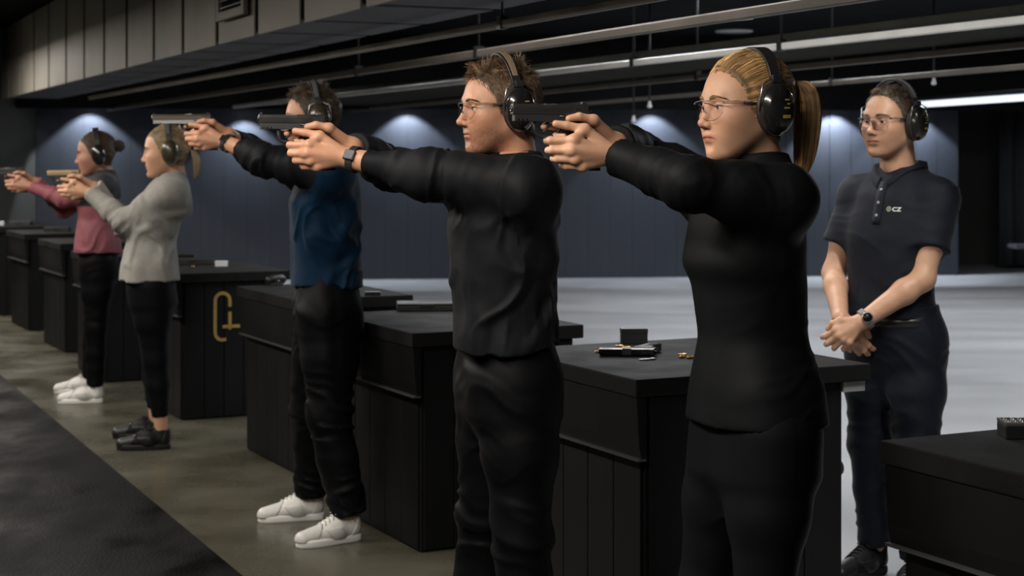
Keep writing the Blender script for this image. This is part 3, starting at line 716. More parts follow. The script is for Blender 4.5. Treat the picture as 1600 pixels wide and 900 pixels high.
def ear_muffs(Mh, label, cupc, bandc, gold, wire, lean=.0, ex=-.028, ez=-.008, top=.128):
    r = empty('ear_muffs'); r.matrix_world = Mh; tag(r, label, 'ear muffs', 'ear muffs worn by the people')
    # headband: flat strip bent over the head
    pts = []; n = 28
    for k in range(n+1):
        a = math.pi*(k/n); y = .092*math.cos(a); z = .012+top*math.sin(a)**.8; x = ex+lean*math.sin(a)
        pts.append(Vector((x, y, z)))
    def strip(w0, w1, th, mt, nm, off=0.0, sub=None):
        m = MB(); vs = []
        sel = range(n+1) if sub is None else range(sub, n+1-sub)
        for k in sel:
            p = pts[k]; t = (pts[min(k+1, n)]-pts[max(k-1, 0)]).normalized(); nn = t.cross(Vector((1, 0, 0))).normalized()
            if nn.dot(p-Vector((ex, 0, 0))) < 0: nn = -nn
            wv = lerp(w0, w1, math.sin(math.pi*k/n))/2
            for sx, so in ((-1, 0), (1, 0), (1, th), (-1, th)): vs.append(p+Vector((sx*wv, 0, 0))+nn*(so+off))
        kk = len(list(sel)); fs = [(4*i+j, 4*i+(j+1) % 4, 4*i+4+(j+1) % 4, 4*i+4+j) for i in range(kk-1) for j in range(4)]+[(3, 2, 1, 0), (4*kk-4, 4*kk-3, 4*kk-2, 4*kk-1)]
        m.add(vs, fs, False); return m.build(nm, mt, r, bev=.0012, seg=1)
    strip(.020, .034, .007, M_bandedge, 'headband')
    if bandc is not None: strip(.010, .020, .0015, bandc, 'headband_pad', off=.0071, sub=4)
    for sg in (1, -1):
        prof = [(.90, .0), (1.0, .004), (1.0, .012), (.97, .02), (.88, .028), (.70, .0345), (.45, .038), (.18, .0395)]
        m = MB(); m.lathe([(a*1.0, (b+.014)*sg) for a, b in prof], c=(ex, sg*.077, ez), ax=1, n=28, sx=.041, sy=.059)
        cup = m.build('ear_cup', cupc, r)
        m = MB(); m.lathe([(.70, -.004*sg), (.98, .0), (1.05, .007*sg), (1.0, .0145*sg)], c=(ex, sg*.077, ez), ax=1, n=24, sx=.040, sy=.057); m.build('cushion', M_gunp, r)
        yo = sg*.077+sg*.030
        if wire is not None:       # wire stirrup holding the cup
            q = [(ex-.042, yo-sg*.010, ez-.004), (ex-.043, yo-sg*.002, ez+.025), (ex-.038, yo, ez+.056), (ex-.014, yo-sg*.004, ez+.067), (ex+.014, yo-sg*.004, ez+.067), (ex+.038, yo, ez+.056), (ex+.043, yo-sg*.002, ez+.025), (ex+.042, yo-sg*.010, ez-.004)]
            m = MB(); m.tube(q, .0021, 6); m.build('wire_yoke', wire, r)
            m = MB(); m.box((ex-.012, min(yo, yo-sg*.014), ez+.058), (ex+.012, max(yo, yo-sg*.014), ez+.076)); m.build('yoke_clip', M_gunp, r, bev=.003)
        if gold:                   # printed gold marks on the outer shell
            for (bx, bz, bw, bh) in ((.010, .020, .013, .0035), (.013, .011, .008, .0035), (.008, .002, .015, .0035), (.008, -.017, .021, .0075)):
                m = MB(); vs = []
                for i in range(5):
                    for zz in (bz-bh/2, bz+bh/2):
                        xx = -bx-bw/2+bw*i/4; e = math.sqrt((xx/.041)**2+(zz/.059)**2)
                        yy = float(np.interp(e, [.18, .45, .70, .88, .97, 1.0], [.0395, .038, .0345, .028, .02, .012]))+.014+.0012
                        vs.append((ex+xx, sg*(.077+yy), ez+zz))
                m.add(vs, [(2*i, 2*i+2, 2*i+3, 2*i+1) for i in range(4)]); m.build('gold_mark', M_goldp, cup)
    return r

def safety_glasses(Mh, label):
    r = empty('safety_glasses'); r.matrix_world = Mh; tag(r, label, 'glasses', 'clear safety glasses')
    def fx(y): return .1085-4.0*y*y
    for sg in (1, -1):
        m = MB(); vs = []; nu, nvv = 12, 5
        for i in range(nu+1):
            y = .0075+.0585*i/nu; top = .014-.004*(i/nu); bot = -.029*max(0.0, 1-abs((i/nu-.42)/.66)**3.2)-.002
            bot = min(bot, top-.006)
            for j in range(nvv+1):
                z = lerp(bot, top, j/nvv); vs.append((fx(y)-.006*(j/nvv)**2*0+(.0015 if j == 0 else 0), sg*y, z))
        m.add(vs, [(i*(nvv+1)+j, (i+1)*(nvv+1)+j, (i+1)*(nvv+1)+j+1, i*(nvv+1)+j+1) for i in range(nu) for j in range(nvv)], True)
        o = m.build('lens', M_lens, r)
        rim = [vs[i*(nvv+1)] for i in range(nu+1)]; m = MB(); m.tube(rim, .0008, 5); m.build('lens_rim', M_rimc, r)
        m = MB(); m.tube([(fx(.066), sg*.066, .008), (.072, sg*.0735, .009), (.062, sg*.0765, .009), (.045, sg*.0785, .008)], [.0026, .0034, .0034, .003], 6); m.build('clear_hinge', M_rimc, r)
        m = MB(); m.tube([(.045, sg*.0785, .008), (.02, sg*.080, .006), (-.005, sg*.0805, .004)], [.0034, .003, .0025], 6); m.build('temple', M_gunp, r)
    top = [(fx(y), y, .0145-.004*abs(y)/.066) for y in np.linspace(-.066, .066, 21)]
    m = MB(); m.tube(top, .0011, 6); m.build('brow_bar', mat('grey_brow_bar', (.16, .16, .17), .2, spec=.7), r)
    m = MB(); m.tube([(fx(0)-.002, .008, -.012), (fx(0)+.001, .004, .0), (fx(0)+.002, 0, .003), (fx(0)+.001, -.004, .0), (fx(0)-.002, -.008, -.012)], .0017, 6); m.build('nose_bridge', M_rimc, r)
    return r

def wrist_watch(W, ax, out, rad, label, steel=False):
    ax = Vector(ax).normalized(); out = Vector(out); out = (out-ax*out.dot(ax)).normalized(); sd = ax.cross(out)
    M = Matrix(((ax.x, sd.x, out.x, W[0]), (ax.y, sd.y, out.y, W[1]), (ax.z, sd.z, out.z, W[2]), (0, 0, 0, 1)))
    r = empty('wrist_watch'); r.matrix_world = M; tag(r, label, 'watch', 'wrist watches')
    m = MB(); vs = []; n = 28; ry, rz = rad*1.06, rad*.98
    for k in range(n):
        a = 2*math.pi*k/n
        for x, q in ((-.010, 0), (.010, 0), (.010, .0035), (-.010, .0035)): vs.append((x, (ry+q)*math.cos(a), (rz+q)*math.sin(a)))
    m.add(vs, [(4*i+j, 4*i+(j+1) % 4, (4*i+4) % (4*n)+(j+1) % 4, (4*i+4) % (4*n)+j) for i in range(n) for j in range(4)])
    m.build('strap', M_strapg if steel else M_gunp, r)
    if steel:
        m = MB(); m.lathe([(.0175, 0), (.019, .002), (.019, .008), (.0175, .010)], c=(0, 0, rz-.001), n=24); m.build('case', M_steel, r)
        m = MB(); m.lathe([(.0165, 0), (.016, .0012)], c=(0, 0, rz+.0092), n=24); m.build('dial', M_screen, r)
    else:
        m = MB(); m.box((-.017, -.015, rz-.002), (.017, .015, rz+.008)); m.build('case', M_gunp, r, bev=.004)
        m = MB(); m.box((-.0145, -.0125, rz+.0081), (.0145, .0125, rz+.0093)); m.build('dial', M_screen, r)
    m = MB(); m.lathe([(.002, 0), (.0026, .002), (.0026, .004)], c=(0, .0185 if steel else .0148, rz+.004), ax=1, n=8); m.build('crown', M_steel if steel else M_gunp, r)
    return r

def pistol(Mg, label, ln=.185, slide_m=None, frame_m=None, barrel_m=None, cat_group='pistols held by the shooters'):
    """gun frame: x to the muzzle, y left, z up; origin at the lower rear end of the slide"""
    slide_m = slide_m or M_guns; frame_m = frame_m or M_gunp
    r = empty('pistol'); r.matrix_world = Mg; tag(r, label, 'pistol', cat_group)
    def bx(nm, mt, lo, hi, bev=.0, par=r, seg=2): m = MB(); m.box(lo, hi); return m.build(nm, mt, par, bev=bev, seg=seg)
    m = MB(); w = .0128
    m.prism([(-w, .001), (w, .001), (w, .017), (w*.72, .0255), (-w*.72, .0255), (-w, .017)], 0, .0, ln); sl = m.build('slide', slide_m, r, bev=.0012, seg=2)
    for k in range(7):
        for sg in (1, -1): bx('serration', M_gunp, (.008+k*.0042, sg*w-.0004, .004), (.0098+k*.0042, sg*w+.0005, .019), par=sl)
    for sg in (1, -1): bx('slide_groove', M_gunp, (.055, sg*w-.0005, .0092), (ln-.01, sg*w+.0004, .0105), par=sl)
    bx('ejection_port', M_steelg, (.078, -w-.0004, .0125), (.108, w*.80, .0262), .001)
    m = MB(); m.lathe([(.0072, 0), (.0072, .004), (.0048, .004), (.0048, -.01)], c=(ln-.001, 0, .0135), ax=0, n=16); m.build('barrel', barrel_m or M_guns, r)
    bx('front_sight', M_gunp, (ln-.010, -.0018, .0255), (ln-.004, .0018, .0315), .0005)
    bx('rear_sight', M_gunp, (.006, -.0085, .0255), (.015, .0085, .0310), .0008)
    bx('sight_dot', M_white, (.0057, -.0045, .0275), (.006, -.0030, .0290)); bx('sight_dot', M_white, (.0057, .0030, .0275), (.006, .0045, .0290))
    # frame: dust cover and grip
    m = MB(); m.prism([(-.006, .0008), (-.008, -.006), (.004, -.018), (.075, -.018), (.132, -.0155), (ln-.004, -.0155), (ln-.004, .0008)], 1, -.0118, .0118); fr = m.build('frame', frame_m, r, bev=.0015)
    for k in range(3): bx('rail_slot', M_seam, (ln-.016-k*.010, -.0122, -.0135), (ln-.012-k*.010, .0122, -.0095), par=fr)
    m = MB(); m.prism([(-.004, -.010), (.005, -.034), (-.020, -.112), (-.027, -.122), (.022, -.124), (.030, -.112), (.052, -.055), (.066, -.030), (.070, -.012)], 1, -.0145, .0145); gp = m.build('grip', frame_m if frame_m is M_gunp else M_gunp, r, bev=.005, seg=3)
    for k in range(5):
        for sg in (1, -1): bx('grip_ridge', M_seam, (-.004+.028*.0-k*.006, sg*.0145-.0005, -.055-k*.013), (.034-k*.006, sg*.0145+.0006, -.051-k*.013), par=gp)
    bx('magazine_base', M_gunp, (-.029, -.013, -.131), (.024, .013, -.1235), .003)
    g = [(.066, -.017), (.069, -.036), (.078, -.048), (.092, -.0515), (.116, -.050), (.127, -.045), (.1295, -.034), (.130, -.016)]
    m = MB(); m.tube([(x, 0, z) for x, z in g], .0038, 8); m.build('trigger_guard', frame_m, r)
    m = MB(); m.tube([(.098, 0, -.016), (.0985, 0, -.026), (.103, 0, -.036), (.108, 0, -.041)], [.004, .0038, .0034, .0028], 8); m.build('trigger', M_gunp, r)
    m = MB(); m.tube([(.030, .0128, -.003), (.055, .0132, -.0045), (.072, .013, -.003)], [.0022, .0028, .0018], 6); m.build('slide_stop', M_guns, r)
    m = MB(); m.lathe([(.004, 0), (.0042, .0015), (.003, .0025)], c=(.062, .0118, -.022), ax=1, n=10); m.build('magazine_release', M_gunp, r)
    m = MB(); m.tube([(-.001, 0, .010), (-.008, 0, .015)], [.005, .004], 8); m.build('hammer', M_guns, r)
    return r

# ------------------------------------------------------------------ shoes
SHOES = {}
class Bump_:
    def __init__(s, g): s.g = g; s.op = 'f'; s.k = 0
    def __call__(s, p): return np.full(len(p), s.g, f32)
def shoe(kind, parent, loc, yaw, side):
    if kind not in SHOES:
        up, so, la, mid = {'white': (M_shoew, M_solew, M_lacew, M_shoew2), 'black': (M_shoeb, M_soleb, M_laceb, M_shoeb2), 'dark': (M_shoeb, M_soleb, M_laceb, M_shoeb2)}[kind]
        S = Sdf([Cap((-.045, 0, .055), (.03, 0, .058), .036, .038, k=.02), Cap((.03, 0, .055), (.165, -.006, .032), .040, .030, k=.04, ax=(0, 1, 0), sq=.86),
                 Cap((-.04, 0, .06), (-.045, 0, .105), .036, .038, k=.02, flatb=True), Cap((.0, 0, .085), (.06, 0, .068), .028, .026, k=.02),
                 Ell((-.052, 0, .112), (.030, .026, .022), k=.006, op='s'), Half((0, 0, .022), (0, 0, -1))])
        vs, q = polygonize(S, .005); um = to_mesh('shoe', vs, q); um.materials.append(up)
        pr = S.p[:-2]; extra = []
        for nm_, hv in (('toe_cap', [Half((.118, 0, .03), (-1, 0, -.55))]), ('heel_counter', [Half((-.035, 0, .05), (1, 0, .45))]), ('side_panel', [Half((.075, 0, .05), (1, 0, -.8)), Half((.005, 0, .05), (-1, 0, .5)), Half((0, 0, .078), (.1, 0, 1))])):
            S3 = Sdf(pr+[Bump_(.0022)]+hv+[Half((0, 0, .022), (0, 0, -1))]); v3, q3 = polygonize(S3, .005, S.bounds()); e3 = to_mesh(nm_, v3, q3); e3.materials.append(mid); extra.append((nm_, e3))
        m = MB(); m.prism([(-.006, -.017), (.086, -.013), (.094, 0), (.086, .013), (-.006, .017)], 2, -.003, .003); tg = m.mesh('tongue', bev=.0025, M=Matrix.Translation((.005, 0, .116)) @ Matrix.Rotation(.42, 4, 'Y')); tg.materials.append(mid); extra.append(('tongue', tg))
        ol = [(-.084, 0), (-.080, .026), (-.05, .037), (.0, .037), (.06, .043), (.11, .045), (.155, .038), (.185, .020), (.196, -.004), (.188, -.026), (.16, -.043), (.11, -.048), (.05, -.041), (.0, -.036), (-.05, -.037), (-.08, -.026)]
        m = MB(); m.prism(ol, 2, 0.0, .034); sm = m.mesh('sole', bev=.011, seg=3); sm.materials.append(so); sm.polygons.foreach_set('use_smooth', np.ones(len(sm.polygons), bool))
        lm = []
        for k in range(5):
            x = .024+k*.017; z0 = .1205-k*.0082
            m = MB(); m.tube([(x-.005, -.026, z0-.016), (x-.002, -.014, z0-.002), (x, 0, z0+.002), (x+.002, .014, z0-.002), (x+.005, .026, z0-.016)], .0032, 6); mm = m.mesh('lace'); mm.materials.append(la); lm.append(mm)
        m = MB()
        m.tube([(.016, .0, .119), (.035, .022, .119), (.018, .034, .106), (.012, .01, .117)], .0025, 6); m.tube([(.016, .0, .119), (.035, -.022, .119), (.018, -.034, .106), (.012, -.01, .117)], .0025, 6)
        mm = m.mesh('bow'); mm.materials.append(la); lm.append(mm)
        SHOES[kind] = (um, sm, lm, extra)
    um, sm, lm, extra = SHOES[kind]
    o = link('shoe', um, None, parent); o.location = loc; o.rotation_euler = (0, 0, yaw); o.scale = (1, side, 1)
    link('sole', sm, None, o)
    for nm_, e3 in extra: link(nm_, e3, None, o)
    for mm in lm: link('lace', mm, None, o)
    return o
M_bandedge = mat('dark_band', (.018, .017, .016), .45)
M_bandtan = mat('tan_band', (.23, .16, .10), .6)
M_bandgrey = mat('grey_band', (.10, .10, .105), .5)
M_cupblack = mat('black_cup', (.012, .012, .012), .18, coat=.6)
M_cupolive = mat('olive_cup', (.022, .024, .018), .22, coat=.5)
M_cupbrown = mat('brown_cup', (.045, .036, .018), .3, coat=.3)
M_goldp = mat('gold_print', (.50, .33, .07), .4)
M_lens = glass('clear_lens', (.90, .91, .93)); M_rimc = glass('clear_rim', (.72, .73, .76))
M_screen = mat('dark_screen', (.006, .006, .008), .3, spec=.2); M_strapg = mat('grey_strap', (.16, .155, .14), .5)
M_shoew = mat('white_shoe', (.66, .645, .61), .6, var=.06, scale=30, bump=.1, bscale=300); M_solew = mat('white_sole', (.70, .69, .66), .5); M_lacew = mat('pale_grey_lace', (.50, .49, .47), .7)
M_shoew2 = mat('white_shoe_overlay', (.56, .55, .53), .45); M_shoeb2 = mat('black_shoe_overlay', (.014, .014, .014), .4, spec=.25)
M_shoeb = mat('black_shoe', (.007, .007, .0075), .6, bump=.15, bscale=250, spec=.15); M_soleb = mat('black_sole', (.012, .012, .012), .55, spec=.2); M_laceb = mat('black_lace', (.012, .012, .012), .7, spec=.2)
# ================================================================== people
def ik(S, W, l1, l2, hint):
    S = np.asarray(S, float); W = np.asarray(W, float); d = W-S; L = np.linalg.norm(d)
    if L > (l1+l2)*.995: k = L/((l1+l2)*.995); l1 *= k; l2 *= k
    a = (l1*l1-l2*l2+L*L)/(2*L); h = math.sqrt(max(l1*l1-a*a, 0)); u = d/L; hv = np.asarray(hint, float); hv = hv-u*(hv@u); hv /= np.linalg.norm(hv)
    return S+u*a+hv*h
def np3(v): return np.array([v[0], v[1], v[2]], float)

def person(c):
    sex = c['sex']; seed = c['seed']; rng = np.random.default_rng(seed); hq = c['h']        # hq: mesh step in metres for cloth
    X0 = (c['px']-800)/c['s']; Y0 = F/c['s']; base = np.array([X0, Y0, 0.0])
    f, l, u = [np3(v) for v in dirs(c['yaw'])]
    def at(z, left=0.0, fwd=0.0): return base+l*left+f*fwd+np.array([0, 0, z])
    # ---- head
    hd = c['head']; HY = Y0+hd.get('dy', 0); ho = np3(P(hd['px'], hd['py'], HY)); hf, hl, hu = dirs(hd['yaw'], hd.get('pitch', 0), hd.get('roll', 0)); hs = hd['sc']
    Mh = frame_matrix(ho, hf, hl, hu, hs); Mn = np.array(Mh)[:3, :3]; hz = hd.get('h', .003)
    HS, hv, hq4 = head_base(sex, hz); V = hv@Mn.T+ho; tint = face_tint(hv, sex, c.get('stubble', 0))
    meshes = [(V, hq4, tint)]
    # ---- arms
    gl = c.get('gun'); arms = {}
    if gl:
        gf, gL, gu = dirs(gl.get('yaw', c['yaw']), gl.get('pitch', 0)); go = np3(P(gl['px'], gl['py'], Y0+gl.get('dy', 0))); gs = gl.get('sc', 1.0)
        R = np.array([[gf[i], gL[i], gu[i]] for i in range(3)])
        tf = lambda q: go+R@(np.asarray(q, float)*gs)
        hands = {1: (GRIP_L, tf), -1: (GRIP_R, tf)}
        outv = {1: R@np.array([0, 1., .25]), -1: R@np.array([0, -1., .25])}
    else:
        hands = {sg: (c['hands'][sg], lambda q: np.asarray(q, float)) for sg in (1, -1)}; outv = c['outv']
    fat = 1.0 if sex == 'm' else .88
    shirt = Sdf([Loft(base, l, f, c['rows'], n=2.4)])
    under = Sdf([Loft(base, l, f, c['rows'], n=2.3, grow=-.02)])
    upper_c = []
    for sg in (1, -1):
        shw, shz, shf = c['sho'][sg] if isinstance(c['sho'], dict) else c['sho']
        Sh = at(shz, sg*shw, shf); G, tf_ = hands[sg]; W = tf_(G['wrist']); hint = c['hint'][sg]; hint = l*hint[0]*sg+f*hint[1]+np.array([0, 0, hint[2]])
        l1, l2 = c['arm']; El = ik(Sh, W, l1, l2, hint); r = c['ar']      # radii: shoulder, upper, elbow, mid forearm, cuff
        fd = (W-El)/np.linalg.norm(W-El); cuff = W-fd*c['cuff'][sg]; arms[sg] = (Sh, El, W, fd)
        nk = at(c['neckz'], sg*.045, c['neckf'])
        if c.get('sleeve', 'long') == 'long':
            um = Sh+(El-Sh)*.5; fm = El+(cuff-El)*.4
            shirt.add(Cap(nk, Sh, r[0]*.62, r[0]*.90, k=.05), Cap(Sh, um, r[0], r[1], k=.05), Cap(um, El, r[1], r[2], k=.03), Cap(El, fm, r[2], r[3], k=.03), Cap(fm, cuff, r[3], r[4], k=.02, flatb=True))
            shirt.add(Cap(cuff-fd*.018, cuff, r[4]+.0018, r[4]+.0018, k=.002, flatb=True, flata=True))
            shirt.add(Fold(El, fd, .032, .075, .0060*c['fold'], seed+sg), Fold(Sh+(El-Sh)*.35, (El-Sh), .055, .09, .0045*c['fold'], seed+3+sg), Fold(fm, fd, .034, .06, .003*c['fold'], seed+7+sg))
        else:
            ue = Sh+(El-Sh)*.62
            shirt.add(Cap(nk, Sh, r[0]*.75, r[0]*.86, k=.06), Cap(Sh, ue, r[0], r[1]*1.16, k=.05, flatb=True))
            shirt.add(Cap(Sh+(El-Sh)*.56, ue, r[1]*1.16+.002, r[1]*1.16+.003, k=.002, flatb=True, flata=True), Fold(Sh, (El-Sh), .05, .08, .004*c['fold'], seed+sg))
        A = Sdf(); k2 = fat
        wr = .0285*k2*c.get('wrist', 1)
        if c.get('sleeve') == 'short':
            A.add(Cap(Sh, Sh+(El-Sh)*.6, .053, .048), Cap(Sh+(El-Sh)*.6, El, .048, .039, k=.02), Cap(El, El+(W-El)*.3, .038, .043, k=.03), Cap(El+(W-El)*.3, W, .043, wr, k=.02))
        else: A.add(Cap(El+(W-El)*.45, W, .036*k2, wr, k=.02))
        hand_prims(A, G, tf_, c.get('hsc', 1.0)*(gl or {}).get('sc', 1.0), fat if sex == 'm' else .9)
        vs, q = polygonize(A, c.get('hh', .003)); meshes.append((vs, q, np.ones((len(vs), 3))))
        under.add(Cap(Sh, El, r[0]*.8, r[2]*.8, k=.03), Cap(El, El+(W-El)*.5, r[2]*.8, .036*k2, k=.02))
    shirt.add(Drape(.009*c['fold'], 10.0, seed=seed))
    if 'scut' in c: shirt.add(Half(at(c['scut'][0], 0, 0), l*c['scut'][1]*0+f*c['scut'][1]+np.array([0, 0, -1.0])))
    for (z, lf, fw, dr, wl, sig, amp) in c.get('folds', ()):
        shirt.add(Fold(at(z, lf, fw), l*dr[0]+f*dr[1]+np.array([0, 0, dr[2]]), wl, sig, amp*c['fold'], seed+int(z*100)))
    # ---- legs
    pw_ = [list(r_) for r_ in c['prow']]; r0_ = pw_[0]; pw_.insert(0, [r0_[0]-.09, r0_[1], r0_[2], r0_[3]*.62, r0_[4]*.55, r0_[5]*.55])
    pants = Sdf([Loft(base, l, f, pw_, n=2.3)]); feet = {}
    for sg in (1, -1):
        ft = c['feet'][sg]; an = np3(ft['pos']); hip = at(c['hipz'], sg*c['hipw'], c.get('hipf', 0)); an = an+np.array([0, 0, .10]); feet[sg] = (an, ft)
        kn = hip+(an-hip)*.5+f*c.get('knee', .03)+l*sg*.005; pr = c['pr']
        end = kn+(an-kn)*c.get('pend', 1.0)
        th = hip+(kn-hip)*.45
        pants.add(Cap(hip, th, pr[0], pr[1], k=.05), Cap(th, kn, pr[1], pr[2], k=.03), Cap(kn, kn+(end-kn)*.45, pr[2], pr[3], k=.03), Cap(kn+(end-kn)*.45, end, pr[3], pr[4], k=.02, flatb=True))
        if c.get('pfold', 0):
            pants.add(Fold(kn, (0, .2, 1), .05, .11, .007*c['pfold'], seed+20+sg), Fold(end+np.array([0, 0, .05]), (0, 0, 1), .035, .07, .009*c['pfold'], seed+30+sg), Fold(hip+f*.06, l*.6*sg+np.array([0, 0, 1.]), .05, .10, .006*c['pfold'], seed+40+sg))
        under.add(Cap(hip, kn, pr[1]*.8, pr[2]*.75, k=.03), Cap(kn, an, pr[2]*.75, .038*fat, k=.03))
        if c.get('pend', 1.0) < 1: 
            A = Sdf([Cap(end+(kn-end)*.2, an-np.array([0, 0, .03]), .040*fat, .034*fat)]); vs, q = polygonize(A, .006); meshes.append((vs, q, np.ones((len(vs), 3))))
    if c.get('pfold', 0): pants.add(Drape(.008*c['pfold'], 10.0, (1, 1, .3), seed=seed+1))
    vs, q = polygonize(under, .014, newton=1); meshes.append((vs, q, np.ones((len(vs), 3))))
    # ---- body mesh (root)
    off = 0; vv = []; qq = []; tt = []
    for vs, q, t in meshes: vv.append(vs-base); qq.append(q+off); tt.append(t); off += len(vs)
    body = link('person', to_mesh('person', np.concatenate(vv), np.concatenate(qq), np.concatenate(tt)), c['skin']); body.location = base
    tag(body, c['label'], 'person', c.get('group'))
    def cloth(name, S, h, mats, pick=None):
        vs, q = polygonize(S, h); mi = None
        if pick is not None: mi = pick(vs[q].mean(1))
        return link(name, to_mesh(name, vs-base, q, None, mi), mats, body), vs, q
    def pick_sleeve(ctr):
        out = np.zeros(len(ctr), int)
        for sg in (1, -1):
            Sh, El, W, fd = arms[sg]; a = Sh+(El-Sh)*c['split']; n_ = (El-Sh)/np.linalg.norm(El-Sh); d = (ctr-a)@n_; dist = np.linalg.norm(ctr-a-np.outer(np.clip(d, 0, .9), n_), axis=1)
            near = np.minimum(Cap(a, El, .086, .080)(ctr.astype(f32)), Cap(El, W, .10, .10)(ctr.astype(f32)))
            out[(near < 0) & ((d > 0) | ((ctr-El)@fd > .05))] = 1
        return out
    sh_o, sv, sq = cloth(c['shirt'][0], shirt, hq, c['shirt'][1], (c['pick'](base, f, l, arms) if callable(c.get('pick')) else pick_sleeve) if c.get('split') is not None or callable(c.get('pick')) else None)
    cloth(c['pants'][0], pants, hq*1.15, c['pants'][1])
    for sg in (1, -1):
        an, ft = feet[sg]; y = ft['yaw']; fv = dirs(y)[0]
        s = shoe(c['shoes'], body, Vector((an[0]-base[0]+fv[0]*.035, an[1]-base[1]+fv[1]*.035, 0)), math.atan2(fv[1], fv[0]), sg)
    # ---- eyes and brows
    for sg in (1, -1):
        m = MB(); n = 14; vs = []; cc = Vector((.0755, sg*.032, -.001)); rr = .0126
        rings = [math.pi*k/12 for k in range(13)]
        prof = [(max(rr*math.sin(a), 1e-4), rr*math.cos(a)) for a in rings]
        m.lathe(prof[::-1], c=tuple(cc), ax=0, n=16)
        me = m.mesh('eye'); me.transform(Mh); me.transform(Matrix.Translation(Vector(-base)))
        for mt in (M_eyew, c['iris'], M_pupil): me.materials.append(mt)
        ctr = Mh @ cc-Vector(base)
        for p in me.polygons:
            d = (p.center-ctr).normalized().dot(hf); p.material_index = 2 if d > .965 else (1 if d > .86 else 0)
        link('eye', me, None, body)
    nb = 170; bx_ = []
    for sg in (1, -1):
        t = rng.uniform(0, 1, nb); y = lerp(.012, .052, t); z = .0175+.008*np.sin(t*2.4)-.004*t+rng.normal(size=nb)*.0018*(1.1-t)
        x = np.full(nb, .13); 
        for _ in range(20): x -= .8*HS(np.stack([x, y, z], 1).astype(f32))
        st = np.stack([x, y*sg, z], 1); dr = np.stack([-.25*t, np.full(nb, .9)*sg, .35-.7*t], 1); dr /= np.linalg.norm(dr, axis=1, keepdims=True)
        L = rng.uniform(.006, .010, nb)[:, None]; bx_.append(np.stack([st, st+dr*L*.5+np.array([.0012, 0, 0]), st+dr*L+np.array([-.001*0, 0, 0])], 1))
    C = np.concatenate(bx_)@Mn.T+ho-base; vs, q = strands(C, .00055*hs, .0002); link('eyebrows', to_mesh('eyebrows', vs, q, np.full((len(vs), 3), .6)), c['hairm'], body)
    # ---- hair
    hair(c, HS, Mn, ho, base, body, rng, hs)
    # ---- worn things
    ear_muffs(Mh, c['muff'][0], *c['muff'][1:], **c.get('muffkw', {}))
    if c.get('glasses'): safety_glasses(Mh, c['glasses'])
    for sg, (lab, steel) in c.get('watch', {}).items():
        Sh, El, W, fd = arms[sg]; wrist_watch(W-fd*c.get('watchd', .022), fd, outv[sg], .033*fat*c.get('wrist', 1), lab, steel)
    if gl:
        pistol(frame_matrix(go, gf, gL, gu, gs), gl['label'], gl.get('ln', .185), gl.get('slide'), gl.get('frame'), gl.get('barrel'))
    return dict(body=body, base=base, f=f, l=l, at=at, shirt=(sh_o, sv, sq), arms=arms)

